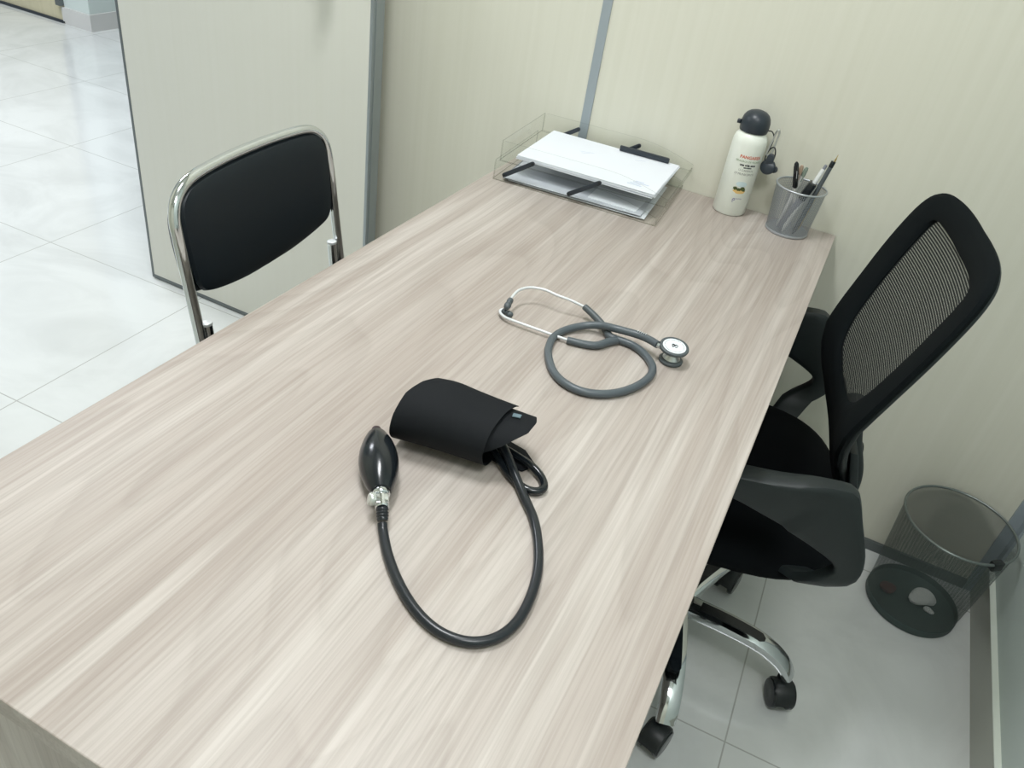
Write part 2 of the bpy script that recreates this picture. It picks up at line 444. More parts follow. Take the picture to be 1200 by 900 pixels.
f = MB(); f.box(CX0, CX0 + .06, WYF, 1.7, 0, CEIL); struct('wall_end', f, M['paint'])
# office wall: joint strip, corner profile, base profile, skirting
f = MB(); f.box(-0.6045, -0.5840, -0.003, 0.0, 0.03, CEIL); struct('trim_1', f, M['alu_strip'])
f = MB(); f.box(WX1 - .030, WX1, -0.006, 0.0, 0.0, CEIL); f.box(WX1 - .006, WX1, -0.03, 0.0, 0.10, CEIL); struct('trim_2', f, M['alu_strip'])
f = MB(); f.box(WX0, WX1 - .03, -0.008, 0.0, 0.0, 0.028, .001); struct('baseboard_back', f, M['alu_dark'])
f = MB(); f.box(WX1 - .012, WX1, WYF, -0.008, 0.0, 0.094); struct('baseboard_right', f, M['skirt'])
f = MB(); f.box(WX1 - .0125, WX1, WYF, -0.03, 0.094, 0.0965); struct('trim_4', f, M['skirt_top'])

# door leaf swung open, parallel to the back wall
door = struct_root('door_1', (-1.894, -0.097, 0.0))
DX0, DX1, DY0, DY1, DH = -1.894, -1.0905, -0.119, -0.074, 2.08
f = MB(); f.box(DX0 + .009, DX1 - .009, DY0 + .001, DY1 - .001, 0.016, DH - .01); f.build('door_panel', M['door'], door, False)
f = MB(); f.box(DX0, DX0 + .009, DY0, DY1, 0.004, DH, .001); f.build('hinge_edge_profile', M['alu_dark'], door, False)
f = MB(); f.box(DX1 - .009, DX1, DY0, DY1, 0.004, DH, .0015); f.box(DX1, DX1 + .0015, DY0 + .009, DY1 - .009, 0.01, DH - .01); f.build('latch_edge_profile', M['alu'], door, False)
f = MB(); f.box(DX0 + .009, DX1 - .009, DY0, DY1, 0.004, 0.016, .001); f.build('bottom_profile', M['alu_dark'], door, False)
f = MB(); f.box(DX0 + .009, DX1 - .009, DY0, DY1, DH - .01, DH); f.build('top_profile', M['alu_dark'], door, False)
hx = -1.183
f = MB()
f.prism(rrect(0.0175, 0.095, 0.0174), lambda a, b, t: V((hx + a, DY0 - t, 1.125 + b)), 0.060, 0.074, .003)
pl = f.build('pull_handle', M['steel'], door)
for z in (1.065, 1.185):
    f = MB(); f.lathe([(0, 0), (.012, 0), (.012, .003), (.007, .005), (.007, .061), (0, .061)], (hx, DY0, z), (0, -1, 0), 16); f.build('standoff', M['steel'], pl)

# ------------------------------------------------------------------ desk
DW, DL, DT = 0.7006, 1.543, 0.74
desk = thing('desk', (-DW / 2, -DL / 2, 0), 'pale wood-grain laminate desk with panel legs, pushed against the cream wall', 'desk')
f = MB(); f.box(-DW, 0, -DL, -0.0015, DT - .028, DT, .0012); f.build('desk_top', M['wood'], desk, False)
for y0, y1 in ((-DL + .012, -DL + .040), (-0.06, -0.032)):
    f = MB(); f.box(-DW + .03, -0.02, y0, y1, 0.0, DT - .028, .001); f.build('leg_panel', M['wood_up'], desk, False)
f = MB(); f.box(-.365, -.347, -DL + .040, -0.06, 0.34, DT - .028, .001); f.build('modesty_panel', M['wood_up'], desk, False)

# ------------------------------------------------------------------ stethoscope
ZT = DT
st = thing('stethoscope', (-0.27, -0.75, ZT), 'grey stethoscope coiled in one loop on the pale desk', 'stethoscope')
r_t = .0058; zt = ZT + r_t + .0003
main = [(-.176, -.717, ZT + .025), (-.192, -.709, ZT + .0235), (-.212, -.704, ZT + .0215), (-.244, -.7075, ZT + .0205), (-.268, -.706, ZT + .016), (-.292, -.714, ZT + .010)] + \
    [(x, y, zt) for x, y in ((-.3115, -.737), (-.3185, -.765), (-.3150, -.791), (-.3055, -.817), (-.284, -.849), (-.260, -.866), (-.233, -.870), (-.207, -.859), (-.186, -.837), (-.171, -.806), (-.1645, -.773), (-.170, -.747), (-.189, -.7245), (-.212, -.712), (-.236, -.7115), (-.2465, -.714))]
f = MB(); f.tube(catmull(main, 8), r_t, 14); f.build('main_tube', M['steth'], st)
f = MB(); f.tube(catmull([(-.240, -.7125, zt), (-.250, -.712, zt + .0005), (-.2585, -.702, ZT + .0075), (-.274, -.692, ZT + .012), (-.292, -.684, ZT + .017), (-.308, -.678, ZT + .0205)], 8), lambda t: .0064 - .0012 * t, 14)
f.build('yoke_arm', M['stethdk'], st)
f = MB(); f.tube(catmull([(-.238, -.715, zt), (-.2465, -.728, zt), (-.257, -.7475, zt), (-.275, -.757, zt), (-.299, -.7625, zt)], 8), lambda t: .0066 - .0012 * t, 14)
f.build('yoke_arm', M['steth'], st)
b1 = [(-.306, -.679, ZT + .0205), (-.330, -.6835, ZT + .026), (-.352, -.6875, ZT + .0285), (-.375, -.6865, ZT + .0295), (-.396, -.694, ZT + .0290), (-.407, -.710, ZT + .0275), (-.4085, -.728, ZT + .0255), (-.4065, -.742, ZT + .0235)]
f = MB(); f.tube(catmull(b1, 8), .0022, 10); f.build('ear_tube', M['silver'], st, label='raised silver ear tube')
b2 = [(-.296, -.762, zt), (-.318, -.7655, ZT + .0075), (-.348, -.768, ZT + .0085), (-.380, -.7690, ZT + .0085), (-.400, -.7675, ZT + .008), (-.4115, -.761, ZT + .008), (-.4150, -.754, ZT + .0085), (-.411, -.7505, ZT + .010)]
f = MB(); f.tube(catmull(b2, 8), .0022, 10); f.build('ear_tube', M['silver'], st)
tip = [(.0021, 0), (.0042, .0008), (.0050, .004), (.0046, .008), (.0040, .010), (.0052, .012), (.0056, .016), (.0046, .020), (.0026, .0222), (0, .0228)]
f = MB(); f.lathe(tip, (-.4070, -.739, ZT + .0242), (.003, -.0215, -.0060), 16); f.build('ear_tip', M['stethdk'], st)
f = MB(); f.lathe([(r * .95, h * .85) for r, h in tip], (-.4125, -.7530, ZT + .0086), (.020, -.0030, -.0010), 16); f.build('ear_tip', M['stethdk'], st)
# chest piece
bx, by = -.1530, -.7075
f = MB(); f.lathe([(0, 0), (.0165, 0), (.0180, .0015), (.0180, .0040), (.0160, .0060), (.0125, .0068), (0, .0068)], (bx, by, ZT + .0002), (0, 0, 1), 32)
f.build('small_bell', M['stethdk'], st)
f = MB(); f.lathe([(.0132, .0066), (.0125, .0085), (.0096, .0115), (.0082, .0150), (.0090, .0185), (.0120, .0215), (.0155, .0232), (0, .0232)], (bx, by, ZT), (0, 0, 1), 32)
f.lathe([(0, 0), (.0038, 0), (.0038, .028), (0, .028)], (bx, by, ZT + .0165), (-.024, -.0095, .008), 14)
f.build('chest_piece', M['steel'], st)
dax = V((.05, -.10, 1)).normalized()
dc = V((bx - .0005, by - .0005, ZT + .0225))
f = MB(); f.lathe([(0, 0), (.0195, 0), (.0216, .0010), (.0222, .0030), (.0216, .0050), (.0196, .0060), (.0178, .0058), (.0172, .0046), (0, .0046)], dc, dax, 36)
rim = f.build('diaphragm_rim', M['stethdk'], st)
f = MB(); f.lathe([(0, 0), (.0174, 0), (.0174, .0004), (0, .0005)], dc + dax * .0047, dax, 36)
dd = f.build('diaphragm', M['disc'], rim, label='pale diaphragm disc with a looped emblem')
dX = (V((1, 0, 0)) - dax * dax.x).normalized(); dY = dax.cross(dX)
def on_disc(a, b, h=.0055): return dc + dax * h + dX * a + dY * b
f = MB()
rot = math.radians(-20)
def od(a, b): return on_disc(a * math.cos(rot) - b * math.sin(rot), a * math.sin(rot) + b * math.cos(rot))
f.tube(catmull([od(-.0048, -.0002), od(-.0032, .0026), od(-.0010, .0010), od(-.0004, -.0022), od(-.0026, -.0024), od(-.0030, .0002), od(-.0008, .0026), od(.0010, .0046), od(.0034, .0034), od(.0040, .0004), od(.0026, -.0022)], 6), .0005, 6)
f.tube(catmull([od(-.0008, -.0044), od(.0002, -.0008), od(.0006, .0030)], 6), .0006, 6)
f.build('emblem', M['ink'], rim)
f = MB()
for k in range(46):
    a = 2 * PI * k / 46
    if k % 9 == 8: continue
    ln = .0005 + .0003 * ((k * 7) % 3)
    p0 = V((math.cos(a) * .0142, math.sin(a) * .0142, 0)); t = V((-math.sin(a), math.cos(a), 0))
    q0, q1 = p0 - t * ln, p0 + t * ln
    f.tube([on_disc(q0.x, q0.y, .0053), on_disc(q1.x, q1.y, .0053)], .00022, 5)
f.build('rim_lettering', M['grey_print'], rim)
f = MB()
for k in range(5):
    t = k / 4
    p = V((-.1985 - .013 * t, -.7068 + .002 * t, ZT + .0229 + .0062 - .0006 * t))
    d = V((-.009, .004, -.0015)).normalized()
    f.tube([p - V((.0006, .0022, 0)), p + V((-.0002, .0016 if k % 2 else .0022, 0))], .00045, 6)
f.build('tube_lettering', M['marks'], st)

# ------------------------------------------------------------------ blood pressure cuff
bp = thing('blood_pressure_cuff', (-0.30, -1.10, ZT), 'black rolled blood pressure cuff with hose, squeeze bulb and chrome valve on the desk', 'blood pressure cuff')
th = 0.15; cA = V((math.cos(th), math.sin(th), 0)); cN = V((-math.sin(th), math.cos(th), 0)); cZ = V((0, 0, 1))
c0 = V((-.3840, -1.0715, ZT))
def cuff_pt(s, phi, rr):
    k = s / .144
    a = (.0490 - .0045 * k) * rr; b_ = .0345 + .0045 * math.sin(min(1, max(0, k + .02) / .42) * PI / 2) - .0050 * max(0, k - .42) / .58
    # sits flat on the desk
    zc = b_ * 1.03
    bump = .0045 * min(1, max(0, k - .12) / .22) * math.exp(-((math.degrees(phi) % 360 - 68) / 14) ** 2) * (1 - .4 * k)
    z = zc + (b_ * rr + bump) * math.sin(phi)
    sag = .004 * math.sin(PI * k) * max(0, math.sin(phi))
    return c0 + cA * s + cN * (a * math.cos(phi)) + cZ * max(.0012, z - sag)
def interp(x, tab):
    for (x0, y0), (x1, y1) in zip(tab, tab[1:]):
        if x <= x1: return y0 + (y1 - y0) * max(0, (x - x0)) / (x1 - x0)
    return tab[-1][1]
f = MB()
NP, NS = 170, 20
ph0, ph1 = 62.0, 62.0 + 640
grid = {}
for side in (0, 1):
    for i in range(NP + 1):
        ph = ph0 + (ph1 - ph0) * i / NP
        rr = 1.035 - .15 * (ph - ph0) / 360 - (.026 if side else 0)
        s1 = interp(ph, [(62, .130), (90, .121), (135, .114), (180, .112), (240, .115), (320, .120), (400, .150), (440, .157), (470, .153), (510, .131), (560, .100), (620, .105), (702, .12)])
        s0 = interp(ph, [(62, .028), (80, .016), (110, .005), (150, .001), (190, .000), (240, .002), (330, .006), (430, .022), (702, .020)])
        for j in range(NS + 1):
            s = s0 + (s1 - s0) * j / NS
            grid[side, i, j] = f.bm.verts.new(cuff_pt(s, math.radians(ph), rr))
for side in (0, 1):
    for i in range(NP):
        for j in range(NS):
            f.bm.faces.new([grid[side, i, j], grid[side, i + 1, j], grid[side, i + 1, j + 1], grid[side, i, j + 1]])
for i in range(NP):
    for j in (0, NS): f.bm.faces.new([grid[0, i, j], grid[0, i + 1, j], grid[1, i + 1, j], grid[1, i, j]])
for j in range(NS):
    for i in (0, NP): f.bm.faces.new([grid[0, i, j], grid[0, i, j + 1], grid[1, i, j + 1], grid[1, i, j]])
cuff = f.build('cuff_wrap', M['nylon'], bp)
f = MB()
f.prism([(-.300, -1.050), (-.262, -1.062), (-.2305, -1.0575), (-.2205, -1.0395), (-.243, -1.022), (-.300, -1.012)], lambda a, b, t: V((a, b, ZT + t)), .0004, .0034, .0008)
f.build('cuff_flap', M['nylon'], cuff)
f = MB()
tp = [cuff_pt(.1285 + ds, math.radians(440 + dp), .905) for ds, dp in ((0, 0), (.0095, -2), (.0095, 6), (0, 8))]
up_ = V((0, 0, .0012))
f.faces(tp + [p + up_ for p in tp], [(3, 2, 1, 0), (4, 5, 6, 7), (0, 1, 5, 4), (1, 2, 6, 5), (2, 3, 7, 6), (3, 0, 4, 7)])
f.build('cuff_tag', M['tag'], cuff, False)
zh = ZT + .0057
hose = [(-.292, -1.040, ZT + .032), (-.274, -1.046, ZT + .027), (-.253, -1.059, ZT + .0185), (-.231, -1.078, ZT + .0110), (-.209, -1.099, ZT + .0065)] + [(x, y, zh) for x, y in ((-.1840, -1.125), (-.164, -1.157), (-.150, -1.189), (-.142, -1.223), (-.1405, -1.256), (-.148, -1.281), (-.164, -1.298), (-.185, -1.305), (-.208, -1.3035), (-.233, -1.294), (-.260, -1.277), (-.287, -1.254))] + [(-.3075, -1.2320, ZT + .0070), (-.3135, -1.2250, ZT + .0105)]
f = MB(); f.tube(catmull(hose, 8), .0053, 14); f.build('hose', M['hose'], bp)
loop = [(-.300, -1.046, ZT + .016), (-.276, -1.055, ZT + .0145), (-.255, -1.066, ZT + .0095), (-.235, -1.0785, zh), (-.214, -1.086, zh), (-.201, -1.083, zh), (-.196, -1.074, zh), (-.2005, -1.0635, zh), (-.211, -1.055, zh + .0015), (-.228, -1.049, ZT + .0095), (-.262, -1.043, ZT + .0105), (-.295, -1.040, ZT + .0125)]
f = MB(); f.tube(catmull(loop, 8), .0048, 14); f.build('short_hose', M['rubber'], bp)
# bulb and valve: axis lies along the desk, rising slightly to the hose
bA = V((-.3945, -1.1175, ZT + .0230)); bB = V((-.3350, -1.1965, ZT + .0210)); ax = (bB - bA).normalized()
Lb = (bB - bA).length
prof = [(0, -.0012), (.0052, -.001), (.0062, .001), (.0062, .0045), (.0085, .0065)]
for k in range(0, 21):
    t = k / 20
    prof.append((.0086 + .0136 * math.sin(PI * (0.04 + .92 * t)) ** .85, .007 + (Lb - .007) * t))
prof += [(.0085, Lb + .001), (0, Lb + .001)]
f = MB(); f.lathe(prof, bA, ax, 36); f.build('squeeze_bulb', M['rubber'], bp)
f = MB(); f.lathe([(0, -.0055), (.0040, -.0052), (.0054, -.0035), (.0056, -.001), (.0056, .0012), (0, .0012)], bA, ax, 20); f.build('intake_valve', simple('dark_red_valve', rgb(58, 40, 44), .4), bp)
vp = bB
f = MB(); f.lathe([(0, -.001), (.0090, -.001), (.0096, 0), (.0096, .0055), (.0088, .0066), (.0074, .0070), (.0074, .0235), (.0064, .0245), (0, .0245)], vp, ax, 24)
f.box(-.0070, .0070, -.0070, .0070, .0085, .0215, .001, Matrix.Translation(vp) @ ax.to_track_quat('Z', 'Y').to_matrix().to_4x4())
f.build('valve', M['chrome'], bp)
side = ax.cross(V((0, 0, 1))).normalized()
sd = (side * -1 if side.x > 0 else side)
kA = (sd + V((0, 0, .25))).normalized()
f = MB(); f.lathe([(0, .004), (.0034, .004), (.0034, .0065), (.0064, .0070), (.0074, .0085), (.0074, .0125), (.0060, .0142), (0, .0146)], vp + ax * .0125, kA, 20)
f.build('valve_screw', M['clearknob'], bp)
e0 = vp + ax * .0235
f = MB(); f.lathe([(0, 0), (.0066, 0), (.0069, .002), (.0060, .0035), (.0068, .005), (.0060, .0066), (.0067, .0082), (.0058, .0098), (.0062, .0115), (.0054, .0135), (0, .0135)], e0, (V((-.3075, -1.2320, ZT + .0070)) - e0), 20)
f.build('hose_ferrule', M['hose'], bp)

# ------------------------------------------------------------------ clear letter tray (two tiers) with papers
ta = math.radians(3.6); tF = V((-.679, -.2715, ZT)); tx = V((math.cos(ta), math.sin(ta), 0)); ty = V((-math.sin(ta), math.cos(ta), 0))
TL, TD, TH = .355, .2470, .0415
def tp_(a, b, z): return tF + tx * a + ty * b + V((0, 0, z))
tray = thing('letter_tray', tF + tx * .17 + ty * .12, 'clear acrylic two-tier letter tray with black riser bars at the wall', 'letter tray')
def side_profile(z0, h):
    pts = [(0.0, z0), (TL - .004, z0), (TL, z0 + .004), (TL, z0 + h * .38)]
    for k in range(9):
        a = k / 8; pts.append((TL - .135 * (a ** 1.0) - .0, z0 + h * (.38 + .62 * math.sin(a * PI / 2))))
    pts.append((0.006, z0 + h)); pts.append((0.0, z0 + h - .005))
    return pts
def acrylic_tier(name, z0, dx, parent):
    t = .0025
    fl = MB(); fl.box(0, TL, 0, TD, z0, z0 + t, 0, Matrix(((tx.x, ty.x, 0, tF.x + tx.x * dx), (tx.y, ty.y, 0, tF.y + tx.y * dx), (0, 0, 1, ZT), (0, 0, 0, 1))))
    for y0 in (0, TD - t):
        fl.prism(side_profile(z0, TH), lambda a, b, q: tp_(a + dx, q, b), y0, y0 + t)
    fl.prism([(t, z0 + t), (TD - t, z0 + t), (TD - t, z0 + TH), (t, z0 + TH)], lambda a, b, q: tp_(q + dx, a, b), 0, t)
    fl.prism([(t, z0 + t), (TD - t, z0 + t), (TD - t, z0 + .009), (t, z0 + .009)], lambda a, b, q: tp_(q + dx, a, b), TL - t, TL)
    fl.bm.normal_update()
    for fc in fl.bm.faces:
        dims = sorted(e.calc_length() for e in fc.edges)
        if fc.calc_area() < .0035 and dims[0] < .0028: fc.material_index = 1
    return fl.build(name, [M['acrylic'], M['acrylic_edge']], parent, False)
acrylic_tier('lower_tier', .0004, 0.0, tray)
acrylic_tier('upper_tier', .0430, 0.010, tray)
def riser(a0, b_, z0, a1, z1):
    f = MB(); d = V((a1 - a0, z1 - z0)); L = d.length; ang = math.atan2(d.y, d.x)
    poly = []
    for k in range(9):
        q = math.radians(-90 + 180 * k / 8); poly.append((L + .0046 * math.cos(q), .0046 * math.sin(q)))
    for k in range(9):
        q = math.radians(90 + 180 * k / 8); poly.append((.0046 * math.cos(q), .0046 * math.sin(q)))
    def fn(a, b, q): return tp_(a0 + a * math.cos(ang) - b * math.sin(ang), q, z0 + a * math.sin(ang) + b * math.cos(ang))
    f.prism(poly, fn, b_, b_ + .004, .0006)
    return f.build('riser_bar', M['cap'], tray, True)
def screw(a, b, z, par):
    f = MB(); f.lathe([(0, 0), (.0028, 0), (.0026, .0008), (0, .001)], tp_(a, b, z), -ty, 12); f.build('screw', M['black'], par)
for a0 in (.0255, .1690):
    rb = riser(a0, -.0042, .0165, a0 + .057, .0555)
    screw(a0, -.0042, .0165, rb); screw(a0 + .057, -.0042, .0555, rb)
    rb = riser(a0 + .016, TD - .0067, .0330, a0 + .070, .0690)
    screw(a0 + .070, TD - .0067, .0690, rb)

def sheet(name, cx, cy, z, rot, w=.297, d=.21, t=.0011, mat='paper', curl=0.0):
    f = MB(); c, s = math.cos(rot), math.sin(rot); nx = 10
    def P_(a, b, zz): return V((cx + a * c - b * s, cy + a * s + b * c, z + zz + curl * max(0, (a / (w / 2))) ** 3))
    rows = []
    for zz in (0, t):
        rows.append([[f.bm.verts.new(P_(-w / 2 + w * i / nx, sgn * d / 2, zz)) for i in range(nx + 1)] for sgn in (-1, 1)])
    for i in range(nx):
        f.bm.faces.new([rows[1][0][i], rows[1][0][i + 1], rows[1][1][i + 1], rows[1][1][i]])
        f.bm.faces.new([rows[0][0][i], rows[0][1][i], rows[0][1][i + 1], rows[0][0][i + 1]])
        for s_ in (0, 1): f.bm.faces.new([rows[0][s_][i], rows[0][s_][i + 1], rows[1][s_][i + 1], rows[1][s_][i]])
    for i in (0, nx): f.bm.faces.new([rows[0][0][i], rows[0][1][i], rows[1][1][i], rows[1][0][i]])
    return f
zu = ZT + .0459
for k in range(6):
    f = sheet('paper_sheet', -.500 + .0015 * ((k * 5) % 3 - 1), -.131 + .0012 * ((k * 7) % 3 - 1), zu + .0012 * k, math.radians(2.6 + .35 * ((k * 3) % 4 - 1.5)))
    o = f.build('paper_sheet', M['paper'], None, False)
    tag(o, 'white sheet under the printed top page in the upper clear tray', 'paper', 'sheets under the top page')
top = thing('printed_page', (-.500, -.131, zu + .0073), 'printed white page on top of the stack in the upper clear tray', 'paper')
f = sheet('p', -.500, -.131, zu + .0073, math.radians(2.4)); f.build('page', M['paper'], top, False)
def pg(a, b):
    r = math.radians(2.4); return V((-.500 + a * math.cos(r) - b * math.sin(r), -.131 + a * math.sin(r) + b * math.cos(r), zu + .0073 + .00115))
for a0, b0, ln, hh in ((.085, -.083, .030, .0028), (.089, -.0755, .022, .0028), (.093, -.068, .034, .0028), (.097, -.0605, .018, .0028), (-.055, .02, .03, .0012), (-.048, .012, .016, .0012), (.06, .06, .02, .0012)):
    tilt = 0 if hh > .002 else .01
    ps = [pg(a0, b0), pg(a0 + ln, b0 + tilt), pg(a0 + ln, b0 + tilt + hh), pg(a0, b0 + hh)]
    f = MB(); f.faces(ps + [p + V((0, 0, .0001)) for p in ps], [(3, 2, 1, 0), (4, 5, 6, 7), (0, 1, 5, 4), (1, 2, 6, 5), (2, 3, 7, 6), (3, 0, 4, 7)])
    f.build('printed_line', M['print'], top, False)
zl = ZT + .0034
f = sheet('p', -.508, -.146, zl, math.radians(4.2)); tag(f.build('paper_sheet', M['paper'], None, False), 'lowest white sheet lying on the bottom of the lower clear tray', 'paper')
f = sheet('p', -.522, -.140, zl + .0013, math.radians(5.5), t=.0030, w=.300, d=.215, mat='folder'); tag(f.build('folder', M['folder'], None, False), 'grey folder between white sheets in the lower clear tray', 'folder')
f = sheet('p', -.518, -.149, zl + .0046, math.radians(5.0)); tag(f.build('paper_sheet', M['paper_grey'], None, False), 'greyish sheet on top of the grey folder in the lower tray', 'paper')
f = sheet('p', -.428, -.198, zl + .0060, math.radians(2.0), w=.105, d=.074); tag(f.build('paper_slip', M['paper'], None, False), 'small white slip at the open front corner of the lower tray', 'paper slip')
f = MB()
f.prism([(0, 0), (.112, 0), (.112, .0085), (.109, .0105), (0, .0105)], lambda a, b, q: tp_(.203 + a, TD - .0205 - q, .0555 + b), 0, .008, .001)
tag(f.build('binding_bar', M['cap'], None, True), 'black plastic binding bar lying along the back of the upper tray', 'binding bar')

# ------------------------------------------------------------------ drinking bottle
bc = V((-.2245, -.0435, ZT))
bt = thing('water_bottle', bc, 'white aluminium water bottle with black dome cap on the desk corner', 'bottle')
RB = .0345
f = MB(); f.lathe([(0, .001), (.028, .0), (.0325, .0010), (RB, .004), (RB, .148), (.0340, .155), (.0318, .1625), (.0280, .1680), (.0255, .1705), (.0250, .175), (0, .175)], bc, (0, 0, 1), 48)
body = f.build('bottle_body', M['bottle'], bt)
f = MB(); f.lathe([(.0240, .1715), (.0276, .1720), (.0284, .1740), (.0294, .184), (.0288, .192), (.0268, .1995), (.0228, .2060), (.0168, .2104), (.0088, .2130), (0, .2138)], bc, (0, 0, 1), 40)
cap = f.build('dome_cap', M['cap'], bt)
f = MB(); f.prism(rrect(.0045, .004, .002), lambda a, b, q: bc + V((-.0285 - q, -.008 + a, .186 + b)), 0, .006, .0006); f.build('cap_latch', M['cap'], cap)
f = MB(); f.tube(catmull([bc + V((.0270, .006, .178)), bc + V((.0360, .0065, .178)), bc + V((.0425, .0060, .169)), bc + V((.0430, .0045, .155)), bc + V((.0410, .004, .142))], 8), .0013, 8)
f.build('strap', M['black'], bt)
# carabiner
f = MB()
cc = bc + V((.0435, .0035, .1560))
loop = [(-.0042, -.0205), (.0008, -.0235), (.0046, -.0190), (.0068, .0100), (.0072, .0240), (.0044, .0290), (.0010, .0245), (-.0008, .0080)]
f.tube(catmull([cc + V((a, .2 * a, b)) for a, b in loop], 6, True), .0019, 8, True)
f.build('carabiner', M['steel'], bt)
f = MB(); f.tube(catmull([bc + V((.0405, .003, .138)), bc + V((.0395, .0025, .126)), bc + V((.0430, .0025, .118)), bc + V((.0545, .003, .120)), bc + V((.0560, .0035, .138)), bc + V((.0510, .0035, .150)), bc + V((.0450, .0035, .148))], 8, True), .0013, 8, True)
f.build('cord_loop', M['black'], bt)
f = MB()
kd = V((-.15, -.93, .35)).normalized()
f.lathe([(0, -.005), (.0125, -.005), (.0150, -.003), (.0155, 0), (.0150, .004), (.0120, .0065), (0, .0075)], bc + V((.0505, .001, .1105)), kd, 28)
f.lathe([(0, -.003), (.0070, -.003), (.0075, 0), (.0065, .003), (0, .0035)], bc + V((.0635, .003, .1085)), kd, 20)
f.prism([(-.009, 0), (.009, 0), (.0065, .017), (.0030, .021), (-.0030, .021), (-.0065, .017)], lambda a, b, q: bc + V((.0500 + a, -.001 + q + b * .15, .1165 + b)), -.003, .004, .001)
f.build('rubber_stopper', M['cap'], bt, label='black rubber stopper hanging by the cap')
# print on the front of the bottle
PHI0 = math.atan2(-1.73 - bc.y, 0.0 - bc.x) + math.radians(10)
def wrap(a, z, h=.0003): # a: arc length to the viewer's right
    phi = PHI0 + a / RB
    return bc + V(((RB + h) * math.cos(phi), (RB + h) * math.sin(phi), z))
def wrapped_text(txt, size, a_c, z, mat, name, bold=0.0):
    cu = bpy.data.curves.new('t', 'FONT'); cu.body = txt; cu.size = size; cu.align_x = 'CENTER'; cu.resolution_u = 2; cu.offset = bold
    ob = bpy.data.objects.new('t', cu); COL.objects.link(ob)
    dg = bpy.context.evaluated_depsgraph_get(); dg.update()
    me = bpy.data.meshes.new_from_object(ob.evaluated_get(dg))
    f = MB(); f.bm.from_mesh(me)
    bmesh.ops.subdivide_edges(f.bm, edges=[e for e in f.bm.edges if e.calc_length() > .004], cuts=2)
    for v in f.bm.verts: v.co = wrap(v.co.x + a_c, z + .0235 + v.co.y)
    bpy.data.objects.remove(ob); bpy.data.curves.remove(cu); bpy.data.meshes.remove(me)
    return f.build(name, mat, body, False)
wrapped_text('PANGAREA', .0088, .0070, .1010, M['red'], 'heading_print', .0002)
wrapped_text('SENDEROS DE VECINOS', .0050, .0050, .0935, M['green'], 'green_print')
wrapped_text('una vida sana', .0062, .0050, .0860, M['ink'], 'script_print', .0003)
wrapped_text('saludable', .0045, .0060, .0815, M['ink'], 'script_print', .0002)
wrapped_text('12 CAMINOS', .0055, .0040, .0750, M['grey_print'], 'grey_print')
wrapped_text('17 MUNICIPIOS', .0062, .0030, .0670, M['grey_print'], 'grey_print')
def wrap_patch(poly, mat, name, h):
    f = MB(); n = len(poly); ca = sum(a for a, z in poly) / n; cz = sum(z for a, z in poly) / n
    R = [[f.bm.verts.new(wrap(ca + (a - ca) * t, 0.0215 + cz + (z - cz) * t, h)) for a, z in poly] for t in (.25, .5, .75, 1)]
    c = f.bm.verts.new(wrap(ca, 0.0215 + cz, h))
    for k in range(n):
        k2 = (k + 1) % n; f.bm.faces.new([c, R[0][k], R[0][k2]])
        for A_, B_ in zip(R, R[1:]): f.bm.faces.new([A_[k], B_[k], B_[k2], A_[k2]])
    return f.build(name, mat, body, False)
def blob(cx, cz, rx, rz, n=22, jit=.12, seed=1):
    rnd = random.Random(seed)
    return [(cx + rx * math.cos(2 * PI * k / n) * (1 + jit * (rnd.random() - .5)), cz + rz * math.sin(2 * PI * k / n) * (1 + jit * (rnd.random() - .5))) for k in range(n)]
wrap_patch(blob(.0045, .0500, .0115, .0055, seed=3), M['sky_print'], 'sky_print', .00025)
wrap_patch(blob(.0035, .0345, .0125, .0045, jit=.3, seed=5), M['field_print'], 'field_print', .00030)
for k, (a, z, r1, r2) in enumerate(((-.0060, .0400, .0045, .0035), (.0015, .0385, .0050, .0030), (.0090, .0405, .0055, .0042), (.0125, .0380, .0035, .003))):
    wrap_patch(blob(a, z, r1, r2, jit=.4, seed=10 + k), M['tree_print'], 'tree_print', .00040)
f = MB(); f.tube(catmull([wrap(-.0035, .0315, .0002), wrap(-.0045, .0380, .0002), wrap(-.0015, .0400, .0002), wrap(.0000, .0370, .0002), wrap(-.0030, .0355, .0002)], 5), .0005, 6); f.build('crest_print', M['purple'], body)
wrapped_text('camino', .0045, .0070, .0155, M['purple'], 'small_print')

# ------------------------------------------------------------------ pen cup and pens
pc = V((-.0965, -.0585, ZT))
cup = thing('pen_cup', pc, 'silver wire mesh pen cup at the far corner of the desk', 'pen cup')
HC, RC0, RC1 = .0965, .0425, .0500
f = MB(); f.lathe([(RC0 + (RC1 - RC0) * k / 10, .003 + (HC - .003) * k / 10) for k in range(11)], pc, (0, 0, 1), 56, uv=True); f.build('mesh_wall', M['cupmesh'], cup)
f = MB(); f.tube([pc + V((RC1 * math.cos(a), RC1 * math.sin(a), HC)) for a in [2 * PI * k / 56 for k in range(56)]], .0019, 10, True); f.build('rim', M['silverwire'], cup)
f = MB(); f.lathe([(0, .0005), (.0405, .0003), (.0432, .001), (.0440, .003), (.0436, .0055), (.0424, .006), (.0415, .003), (0, .0028)], pc, (0, 0, 1), 48); f.build('base', M['silverwire'], cup)
FL = ZT + .0032
def pen_frame(foot, tip):
    a = V(foot); b = V(tip); return a, (b - a).normalized(), (b - a).length
def foot(dx, dy, z=.0052): return (pc.x + dx, pc.y + dy, ZT + z)
